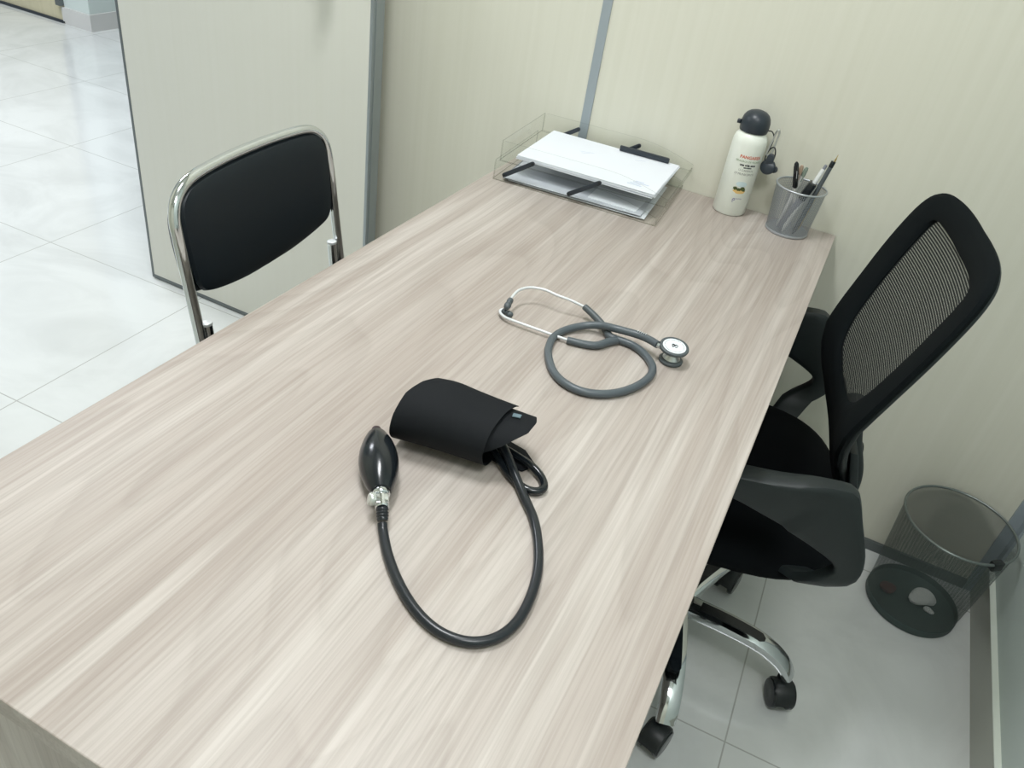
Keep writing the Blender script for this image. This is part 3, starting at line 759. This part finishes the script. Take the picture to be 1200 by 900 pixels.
# black capped ballpoint
a, d, L = pen_frame(foot(.010, .012), (-.1215, -.0700, .8840))
p = thing('ballpoint_pen', a, 'clear ballpoint with black cap, leftmost pen in the mesh cup', 'pen', 'pens in the mesh cup')
f = MB(); f.lathe([(0, 0), (.0012, 0), (.0034, .006), (.0036, .02), (.0036, L - .045), (0, L - .045)], a, d, 12); f.build('barrel', M['clearpen'], p)
f = MB(); f.lathe([(.0036, L - .055), (.0052, L - .052), (.0052, L - .012), (.0044, L - .004), (.0018, L), (0, L)], a, d, 14)
sdv = d.cross(V((0, 0, 1))).normalized().cross(d).normalized() * -1
sdv = V((.35, -.93, 0)); sdv = (sdv - d * sdv.dot(d)).normalized()
f.tube([a + d * (L - .006) + sdv * .0048, a + d * (L - .012) + sdv * .0068, a + d * (L - .040) + sdv * .0064], .0012, 8)
f.build('cap', M['rubber'], p)
f = MB(); f.tube([a + d * (L - .016) + sdv * .0080, a + d * (L - .032) + sdv * .0077], .0005, 6); f.build('clip_highlight_band', M['silver'], p)
def clear_pen(ft, tip, tipmat, label):
    a, d, L = pen_frame(ft, tip)
    p = thing('ballpoint_pen', a, label, 'pen', 'pens in the mesh cup')
    f = MB(); f.lathe([(0, 0), (.0012, 0), (.0034, .007), (.0037, .02), (.0037, L - .018), (0, L - .018)], a, d, 12); f.build('barrel', M['clearpen'], p)
    f = MB(); f.lathe([(.0036, L - .020), (.0041, L - .018), (.0041, L - .006), (.0028, L - .001), (0, L)], a, d, 12)
    s_ = V((.3, -.95, 0)); s_ = (s_ - d * s_.dot(d)).normalized()
    f.tube([a + d * (L - .004) + s_ * .003, a + d * (L - .008) + s_ * .006, a + d * (L - .030) + s_ * .0055], .0010, 8)
    f.build('end_cap', tipmat, p)
clear_pen(foot(-.012, .016), (-.1100, -.0560, .8770), M['tan'], 'clear pen with tan end, second from left in the mesh cup')
clear_pen(foot(-.020, -.004), (-.1000, -.0500, .8740), M['greenpl'], 'clear pen with green end, behind the black marker in the cup')
# chunky black marker
a, d, L = pen_frame(foot(-.016, -.016), (-.0770, -.0720, .8540))
p = thing('marker', a, 'thick black square-capped marker leaning right in the mesh cup', 'marker', 'pens in the mesh cup')
Q = Matrix.Translation(a) @ d.to_track_quat('Z', 'Y').to_matrix().to_4x4()
f = MB(); f.box(-.0075, .0075, -.0055, .0055, 0.0035, L - .036, .0015, Q); f.build('barrel', M['folder'], p)
f = MB(); f.box(-.0112, .0112, -.0075, .0075, L - .038, L, .0018, Q); f.build('cap', M['rubber'], p)
# white pen
a, d, L = pen_frame(foot(-.006, -.024), (-.0665, -.0650, .8920))
p = thing('white_pen', a, 'white pen with dark push button leaning right in the mesh cup', 'pen', 'pens in the mesh cup')
f = MB(); f.lathe([(0, 0), (.0012, 0), (.0040, .010), (.0045, .03), (.0045, L - .012), (.0034, L - .009), (0, L - .009)], a, d, 14); f.build('barrel', M['whitepl'], p)
f = MB(); f.lathe([(.0030, L - .010), (.0032, L - .002), (.0026, L), (0, L)], a, d, 12); f.build('push_button', M['folder'], p)
# dark pen
a, d, L = pen_frame(foot(.016, -.022), (-.0560, -.0640, .9020))
p = thing('dark_pen', a, 'dark grey pen, tallest and rightmost dark pen in the mesh cup', 'pen', 'pens in the mesh cup')
f = MB(); f.lathe([(0, 0), (.0012, 0), (.0040, .010), (.0044, .03), (.0044, L - .006), (0, L - .006)], a, d, 14); f.build('barrel', M['stethdk'], p)
f = MB(); f.lathe([(.0046, L - .012), (.0046, L), (0, L)], a, d, 12); f.build('end_cap', M['rubber'], p)
# thin brass refill
a, d, L = pen_frame(foot(.022, .012), (-.0530, -.0480, .9120))
f = MB(); f.lathe([(0, 0), (.0008, 0), (.0018, .008), (.0018, L - .010), (.0009, L - .006), (.0006, L), (0, L)], a, d, 10)
tag(f.build('pen_refill', M['gold'], None), 'thin brass-tipped refill sticking out behind the dark pen in the cup', 'pen refill', 'pens in the mesh cup')

# ------------------------------------------------------------------ waste bin
wc = V((.4620, -.1335, 0))
wb = thing('waste_bin', wc, 'dark wire mesh waste bin in the corner on the tiled floor', 'waste bin')
HB, RB0, RB1 = .263, .099, .1165
f = MB(); f.lathe([(RB0 + (RB1 - RB0) * k / 14, .006 + (HB - .006) * k / 14) for k in range(15)], wc, (0, 0, 1), 64, uv=True); f.build('mesh_wall', M['binmesh'], wb)
f = MB(); f.tube([wc + V((RB1 * math.cos(a), RB1 * math.sin(a), HB)) for a in [2 * PI * k / 64 for k in range(64)]], .0030, 10, True); f.build('rim', M['binwire'], wb)
f = MB(); f.lathe([(0, .001), (.095, .001), (.1005, .002), (.1015, .005), (.1010, .020), (.0996, .0205), (.0985, .006), (0, .0045)], wc, (0, 0, 1), 56); f.build('base_pan', M['binbase'], wb)
ca_ = math.radians(-50)
f = MB(); Q = Matrix.Translation(wc + V(((RB1 - .004) * math.cos(ca_), (RB1 - .004) * math.sin(ca_), HB - .006))) @ Matrix.Rotation(ca_, 4, 'Z')
f.box(-.007, .0075, -.013, .013, -.010, .0105, .002, Q); f.build('rim_joint_clip', M['black'], wb)
def crumple(name, mat, c, r, seed, label, cat, flat=.6):
    f = MB(); bmesh.ops.create_icosphere(f.bm, subdivisions=3, radius=1.0)
    rnd = random.Random(seed); dirs = [V((rnd.gauss(0, 1), rnd.gauss(0, 1), rnd.gauss(0, 1))).normalized() for _ in range(16)]
    for v in f.bm.verts:
        n = v.co.normalized(); k = 1.0
        for i, d_ in enumerate(dirs): k += (.16 if i % 2 else -.20) * max(0, n.dot(d_)) ** 6
        v.co = V(c) + V((n.x * r * k, n.y * r * k, n.z * r * k * flat + r * flat))
    zmin = min(v.co.z for v in f.bm.verts)
    for v in f.bm.verts: v.co.z += c[2] - zmin
    return tag(f.build(name, mat, None, True, 25), label, cat)
crumple('crumpled_tissue', M['tissue'], (.486, -.118, .0050), .026, 4, 'crumpled white tissue lying in the mesh waste bin', 'tissue')
crumple('tissue_scrap', M['tissue'], (.503, -.142, .0050), .011, 14, 'small white tissue scrap beside the crumpled tissue in the bin', 'tissue', .4)
crumple('crumpled_wrapper', M['wrapper'], (.408, -.128, .0050), .017, 9, 'crumpled dull red wrapper at the left inside the waste bin', 'wrapper', .5)

# ------------------------------------------------------------------ office chair
oc = V((-.033, -.515, 0)); oth = math.radians(12)
ud = V((math.cos(oth), math.sin(oth), 0)); vd = V((-math.sin(oth), math.cos(oth), 0))
def O_(u, v, w): return oc + ud * u + vd * v + V((0, 0, w))
ch = thing('office_chair', oc, 'black mesh-back office chair with chrome star base tucked under the desk', 'office chair')
def back_u(w, v):
    return interp(w, [(.48, .188), (.52, .180), (.56, .166), (.60, .149), (.63, .139), (.66, .132), (.70, .131), (.74, .1420), (1.0, .220)]) - .5 * v * v
outer = [(0, .979), (.06, .980), (.110, .979), (.150, .974), (.178, .962), (.194, .938), (.200, .90), (.200, .85), (.194, .79), (.187, .73), (.175, .675), (.150, .625), (.110, .592), (.082, .560), (.070, .52), (.055, .495), (0, .490)]
inner = [(0, .938), (.045, .939), (.085, .940), (.118, .937), (.130, .930), (.134, .918), (.136, .900), (.137, .870), (.135, .825), (.130, .785), (.122, .750), (.108, .722), (.090, .705), (.065, .692), (.042, .686), (.020, .684), (0, .683)]
def ring_of(h):
    half = catmull([(a, b, 0) for a, b in h], 3)
    right = [(p.x, p.y) for p in half]; return right + [(-x, y) for x, y in reversed(right[1:-1])]
Oo, Oi = ring_of(outer), ring_of(inner)
f = MB(); NR = len(Oo); prof_n = 12; rings = []
for k in range(NR):
    (vo, wo), (vi, wi) = Oo[k], Oi[k]; rg = []
    for q in range(prof_n):
        a = 2 * PI * q / prof_n; t = .5 + .5 * math.copysign(abs(math.cos(a)) ** .7, math.cos(a)); n_ = math.copysign(abs(math.sin(a)) ** .8, math.sin(a))
        vv = vi + (vo - vi) * t; ww = wi + (wo - wi) * t
        rg.append(f.bm.verts.new(O_(back_u(ww, vv) + n_ * .009 + .002, vv, ww)))
    rings.append(rg)
for k in range(NR):
    A_, B_ = rings[k], rings[(k + 1) % NR]
    for q in range(prof_n): f.bm.faces.new([A_[q], A_[(q + 1) % prof_n], B_[(q + 1) % prof_n], B_[q]])
back = f.build('backrest', M['fabric'], ch)
f = MB(); f.uv = f.bm.loops.layers.uv.new('UVMap'); nu, nv = 24, 30; g = {}
for i in range(nu + 1):
    for j in range(nv + 1):
        v_ = -.165 + .33 * i / nu; w_ = .660 + .30 * j / nv
        g[i, j] = f.bm.verts.new(O_(back_u(w_, v_) + .004, v_, w_))
Om = [((a + c) / 2, (b + d) / 2) for (a, b), (c, d) in zip(Oo, Oi)]   # mid-line of the padded frame
def inside(v_, w_):
    res = False
    for (x0, y0), (x1, y1) in zip(Om, Om[1:] + Om[:1]):
        if (y0 > w_) != (y1 > w_) and v_ < (x1 - x0) * (w_ - y0) / (y1 - y0) + x0: res = not res
    return res
for i in range(nu):
    for j in range(nv):
        fc = f.bm.faces.new([g[i, j], g[i + 1, j], g[i + 1, j + 1], g[i, j + 1]])
        for l, (a, b) in zip(fc.loops, ((i, j), (i + 1, j), (i + 1, j + 1), (i, j + 1))): l[f.uv].uv = (a / nu, b / nv)
kill = [v for (i, j), v in g.items() if not inside(-.165 + .33 * i / nu, .660 + .30 * j / nv)]
bmesh.ops.delete(f.bm, geom=kill, context='VERTS')
f.build('mesh_panel', M['backmesh'], back)
# rear shell rib following the outline, and spine to the seat
f = MB()
rib = [O_(back_u(w * .985 + .004, v * .91) + .009, v * .91, w * .985 + .004) for v, w in Oo]
f.tube(rib, .007, 10, True, sy=1.0); f.build('rear_frame', M['arm'], ch)
f = MB()
f.tube(catmull([O_(.05, 0, .405), O_(.15, 0, .405), O_(.205, 0, .43), O_(.215, 0, .50), O_(.185, 0, .58), O_(.160, 0, .66)], 8), .017, 14, sy=1.0)
f.prism([(-.10, .50), (.10, .50), (.125, .60), (.115, .63), (-.115, .63), (-.125, .60)], lambda a, b, q: O_(back_u(b, a) + .020 + q, a, b), 0, .014, .004)
f.build('spine', M['arm'], ch)
f = MB(); f.lathe([(0, 0), (.018, 0), (.021, .003), (.021, .014), (.018, .018), (0, .018)], O_(.196, .02, .545), ud, 20); f.build('adjust_knob', M['black'], ch)
# seat
sp_ = [(-.02 + (.235 * abs(math.cos(a)) ** .62) * math.copysign(1, math.cos(a)), (.243 * abs(math.sin(a)) ** .62) * math.copysign(1, math.sin(a))) for a in [2 * PI * k / 56 for k in range(56)]]
f = MB(); f.cushion(sp_, lambda a, b, h: O_(a, b, .448 + h - (.03 * max(0, (-a - .12) / .13) ** 2)), .034, .040, 9, 2.6)
f.build('seat', M['seatfab'], ch)
f = MB(); f.prism(rrect(.11, .075, .02), lambda a, b, q: O_(a - .01, b, q), .375, .412, .004); f.lathe([(0, 0), (.0255, 0), (.0255, .17), (.020, .171), (.020, .285), (0, .285)], O_(.004, -.035, .10), (0, 0, 1), 24)
f.build('seat_mechanism', M['black'], ch)
# armrests: one-piece loops
def armrest(sg):
    outp = [(.075, .400), (.125, .440), (.162, .480), (.187, .504), (.192, .533), (.183, .570), (.160, .620), (.142, .660), (.128, .674), (.090, .672), (.03, .660), (-.06, .652), (-.13, .646), (-.172, .630), (-.190, .595), (-.185, .545), (-.160, .48), (-.115, .425)]
    inn = [(-.085, .425), (-.125, .480), (-.150, .545), (-.152, .590), (-.130, .609), (-.08, .614), (-.02, .605), (.045, .583), (.10, .561), (.140, .541), (.153, .527), (.145, .508), (.105, .470), (.045, .400)]
    def smooth(P): return [(p.x, p.y) for p in catmull([(a, b, 0) for a, b in P], 4)]
    A_, B_ = smooth(outp), smooth(inn[::-1])
    # pair outer and inner boundary points along the loop
    n = 64; f = MB(); rg = []
    def at(P, t):
        L = [0]
        for p, q in zip(P, P[1:]): L.append(L[-1] + math.hypot(q[0] - p[0], q[1] - p[1]))
        d = t * L[-1]
        for i in range(len(P) - 1):
            if d <= L[i + 1]:
                k = (d - L[i]) / max(1e-9, L[i + 1] - L[i]); return V((P[i][0] + (P[i + 1][0] - P[i][0]) * k, P[i][1] + (P[i + 1][1] - P[i][1]) * k))
        return V(P[-1])
    for i in range(n + 1):
        t = i / n; o_, i_ = at(A_, t), at(B_, t); c = (o_ + i_) / 2; h = (o_ - i_) / 2
        tk = interp(t, [(0, .012), (.28, .0125), (.42, .016), (.46, .020), (.72, .022), (.80, .016), (1, .012)])
        vc_ = interp(t, [(0, .14), (.05, .17), (.10, .215), (.14, .252), (.18, .262), (.82, .262), (.90, .235), (1, .16)])
        ring = []
        for q in range(16):
            a = 2 * PI * q / 16; cx_, sx_ = math.copysign(abs(math.cos(a)) ** .4, math.cos(a)), math.copysign(abs(math.sin(a)) ** .4, math.sin(a))
            top_ = .5 + .5 * cx_
            ring.append(f.bm.verts.new(O_(c.x + h.x * cx_, sg * (vc_ + tk * sx_ * (1 if t < .40 or t > .80 else .55 + .45 * top_)), c.y + h.y * cx_)))
        rg.append(ring)
    for i in range(n):
        for q in range(16): f.bm.faces.new([rg[i][q], rg[i][(q + 1) % 16], rg[i + 1][(q + 1) % 16], rg[i + 1][q]])
    f.bm.faces.new(rg[0]); f.bm.faces.new(rg[-1])
    arm = f.build('armrest', M['arm'], ch)
    f = MB(); f.box(-.10, .085, .08, .175, .398, .412, .003, Matrix(((ud.x, vd.x * sg, 0, oc.x), (ud.y, vd.y * sg, 0, oc.y), (0, 0, 1, 0), (0, 0, 0, 1)))); f.build('mounting_plate', M['arm'], arm)
armrest(-1); armrest(1)
# star base
f = MB(); f.lathe([(0, .075), (.030, .075), (.036, .085), (.036, .128), (.030, .136), (0, .136)], O_(.004, -.035, 0), (0, 0, 1), 28); hub = f.build('base_hub', M['black'], ch)
SC = O_(.004, -.035, 0)
for ang in (-15.3, 56.7, 128.7, 200.7, 272.7):
    a = math.radians(ang); D = ud * math.cos(a) + vd * math.sin(a); S = V((0, 0, 1)).cross(D)
    c = catmull([V((.025, 0, .118)), V((.10, 0, .123)), V((.165, 0, .121)), V((.205, 0, .111)), V((.234, 0, .093)), V((.250, 0, .070))], 6); n = len(c); f = MB(); rg = []; tops = []
    for i, p in enumerate(c):
        t = (c[min(i + 1, n - 1)] - c[max(i - 1, 0)]).normalized(); nn = V((-t.z, 0, t.x)); k = i / (n - 1)
        hw = .0245 - .006 * k; ht = .0145 - .004 * k; ring = []
        for q in range(12):
            b = 2 * PI * q / 12; cb, sb = math.copysign(abs(math.cos(b)) ** .6, math.cos(b)), math.copysign(abs(math.sin(b)) ** .6, math.sin(b))
            ring.append(f.bm.verts.new(SC + D * (p.x + nn.x * ht * sb) + V((0, 0, p.z + nn.z * ht * sb)) + S * hw * cb))
        rg.append(ring); tops.append((p, nn, ht, hw))
    for i in range(n - 1):
        for q in range(12): f.bm.faces.new([rg[i][q], rg[i][(q + 1) % 12], rg[i + 1][(q + 1) % 12], rg[i + 1][q]])
    f.bm.faces.new(rg[0]); f.bm.faces.new(rg[-1])
    leg = f.build('base_leg', M['chrome'], ch)
    f = MB(); ins = [x for x in tops if .05 < x[0].x < .185]
    A_ = [(SC + D * (p.x + nn.x * (ht + .0006)) + V((0, 0, p.z + nn.z * (ht + .0006))), hw) for p, nn, ht, hw in ins]
    vs = []
    for j, (p, hw) in enumerate(A_):
        w_ = .011 if j < len(A_) - 1 else .004
        vs.append([f.bm.verts.new(p + S * s_ * w_ + V((0, 0, dz))) for s_, dz in ((-1, -.004), (-1, .0004), (1, .0004), (1, -.004))])
    for j in range(len(vs) - 1):
        for q in range(3): f.bm.faces.new([vs[j][q], vs[j][q + 1], vs[j + 1][q + 1], vs[j + 1][q]])
    f.build('tread_insert', M['rubber'], leg, False)
    # twin-wheel castor
    swivel = {-15.3: 118, 56.7: 10, 128.7: 60, 200.7: 200, 272.7: 150}[ang]
    sa_ = a + math.radians(swivel); F_ = ud * math.cos(sa_) + vd * math.sin(sa_); Wd = V((0, 0, 1)).cross(F_)
    e = SC + D * .243
    cen = e - F_ * .016 + V((0, 0, .0295))
    f = MB(); f.lathe([(0, 0), (.006, 0), (.006, .04), (0, .04)], e + V((0, 0, .044)), (0, 0, 1), 12)
    hood = []
    for k in range(13):
        b = math.radians(20 + 160 * k / 12); hood.append((.0315 * math.cos(b), .0315 * math.sin(b)))
    f.prism(hood, lambda p, q, t: cen + F_ * p + V((0, 0, q + .0008)) + Wd * t, -.0205, .0205, .005)
    f.lathe([(0, 0), (.011, 0), (.011, .020), (.008, .022), (0, .022)], e + V((0, 0, .040)), (0, 0, 1), 16)
    cas = f.build('castor', M['black'], ch)
    for sg in (-1, 1):
        f = MB(); f.lathe([(0, 0), (.010, 0), (.011, .002), (.020, .003), (.026, .001), (.0290, .0030), (.0290, .0105), (.027, .0130), (.018, .0145), (.009, .0140), (0, .0140)], cen + Wd * sg * .0095, Wd * sg, 28)
        f.build('wheel', M['rubber'], cas)

# ------------------------------------------------------------------ visitor chair
vo = V((-.8272, -.7676, 0)); vyaw = .0712
vf = V((math.cos(vyaw), math.sin(vyaw), 0)); vl = V((-math.sin(vyaw), math.cos(vyaw), 0))
def C_(x, y, z): return vo + vf * x + vl * y + V((0, 0, z))
vch = thing('visitor_chair', C_(.2, 0, 0), 'black leatherette visitor chair with chrome tube frame beside the open door', 'chair')
hw, rt = .1959, .0086
def vx(z): return -.1375 * (z - .60)
def ct(P, k=7): return catmull([C_(*p) for p in P], k)
side_ = [(.405, .440), (.26, .443), (.085, .446), (.030, .456), (.014, .49), (vx(.55), .55), (vx(.68), .68), (vx(.79), .79), (vx(.832) - .001, .832), (vx(.857) - .003, .857), (vx(.8715) - .006, .8715)]
ins_ = [0, 0, 0, 0, 0, 0, 0, 0, .003, .019, .052]
left = [(x, -hw + i, z) for (x, z), i in zip(side_, ins_)]
mid = [(vx(.875) - .013, -.075, .8745), (vx(.875) - .0155, 0, .875), (vx(.875) - .013, .075, .8745)]
f = MB(); f.tube(ct(left + mid + [(x, -y, z) for x, y, z in reversed(left)]), rt, 14); f.build('frame_tube', M['chrome'], vch)
for sg in (-1, 1):
    y = sg * hw; yy = sg * (hw - .0190)
    f = MB(); f.tube(ct([(vx(.655) - .001, yy, .655), (vx(.55) - .008, yy, .55), (-.020, yy, .44), (-.048, yy, .22), (-.080, yy + sg * .004, .012)], 6), .0088, 14)
    rl = f.build('rear_leg', M['chrome'], vch)
    f = MB(); f.lathe([(.0089, -.003), (.0094, -.002), (.0094, .0015), (.007, .0035), (0, .004)], C_(vx(.655) - .001, yy, .656), (-.1, 0, 1), 14); f.build('tube_cap', M['silver'], rl)
    f = MB(); f.lathe([(0, 0), (.013, 0), (.0125, .014), (0, .016)], C_(-.0802, yy + sg * .004, 0), (0, 0, 1), 14); f.build('foot', M['rubber'], rl)
    f = MB(); f.tube(ct([(.405, y, .440), (.418, y, .430), (.426, y, .40), (.430, y, .2), (.434, y, .012)], 6), .0086, 14)
    fl_ = f.build('front_leg', M['chrome'], vch)
    f = MB(); f.lathe([(0, 0), (.013, 0), (.0125, .014), (0, .016)], C_(.434, y, 0), (0, 0, 1), 14); f.build('foot', M['rubber'], fl_)
for x in (.08, .36):
    f = MB(); f.tube([C_(x, -hw, .438), C_(x, hw, .438)], .008, 12); f.build('cross_bar', M['chrome'], vch)
def pad_outline():
    low = [(0, .682), (-.06, .684), (-.115, .692), (-.155, .702), (-.172, .711)]
    P = [(-.1815, .730), (-.1855, .77), (-.1865, .81), (-.1830, .838), (-.170, .856), (-.140, .866), (-.07, .868), (0, .868)]
    c = catmull([(a, b, 0) for a, b in low + P], 3)
    L = [(p.x, p.y) for p in c]
    return L + [(-x, z) for x, z in reversed(L[1:-1])]
f = MB()
f.cushion(pad_outline(), lambda a, z, h: C_(vx(z) + h - .0155 * (1 - (a / hw) ** 2) + .003, a, z), .013, .011, 8, 3.5)
f.build('back_pad', M['leather'], vch)
f = MB()
f.cushion([(a * 1.040, .765 + (z - .775) * .92) for a, z in pad_outline()], lambda a, z, h: C_(vx(z) + h - .0155 * (1 - (a / .21) ** 2) - .0130, a, z), .006, .011, 7, 4.0)
f.build('back_shell', M['leather'], vch)
sp2 = [(.205 * math.copysign(abs(math.cos(a)) ** .55, math.cos(a)), .200 * math.copysign(abs(math.sin(a)) ** .5, math.sin(a))) for a in [2 * PI * k / 48 for k in range(48)]]
f = MB(); f.cushion(sp2, lambda a, b, h: C_(.215 + a, b, .467 + h), .028, .018, 8, 3.0); f.build('seat_pad', M['leather'], vch)

# ------------------------------------------------------------------ lights
def area(name, loc, sx, sy, power, col, rot=(0, 0, 0)):
    l = bpy.data.lights.new(name, 'AREA'); l.shape = 'RECTANGLE'; l.size = sx; l.size_y = sy; l.energy = power; l.color = col
    o = bpy.data.objects.new(name, l); o.location = loc; o.rotation_euler = rot; COL.objects.link(o); return o
def ceiling_panel(x, y, sx, sy, power, col, label):
    t = thing('ceiling_light', (x, y, CEIL), label, 'ceiling light')
    f = MB(); f.box(x - sx / 2 - .02, x + sx / 2 + .02, y - sy / 2 - .02, y + sy / 2 + .02, CEIL - .012, CEIL); f.build('frame', M['silver'], t, False)
    f = MB(); f.box(x - sx / 2, x + sx / 2, y - sy / 2, y + sy / 2, CEIL - .016, CEIL - .010); f.build('diffuser', M['lamp'], t, False)
    area('panel_lamp', (x, y, CEIL - .02), sx, sy, power, col)
ceiling_panel(-.70, -.95, .28, .60, 27, (.96, .98, 1.0), 'narrow ceiling light panel over the desk')
ceiling_panel(-3.6, .35, 1.2, .6, 60, (.89, .925, 1.0), 'long ceiling light panel in the corridor')
ceiling_panel(-3.6, -1.6, 1.2, .6, 44, (.89, .925, 1.0), 'second corridor ceiling light panel, nearer the room front')
ceiling_panel(.22, -1.75, .60, .60, 17, (.96, .98, 1.0), 'unseen square ceiling panel added as fill light near the right wall')  # fill lamp added out of view to brighten the floor on the right
w = bpy.data.worlds.new('world'); scene.world = w; w.use_nodes = True
w.node_tree.nodes['Background'].inputs['Color'].default_value = (.8, .9, 1, 1)
w.node_tree.nodes['Background'].inputs['Strength'].default_value = .4

scene.cycles.transparent_max_bounces = 32
vs_ = scene.view_settings
vs_.view_transform = 'Standard'; vs_.look = 'None'; vs_.exposure = -0.12; vs_.gamma = 1.0; vs_.use_curve_mapping = False
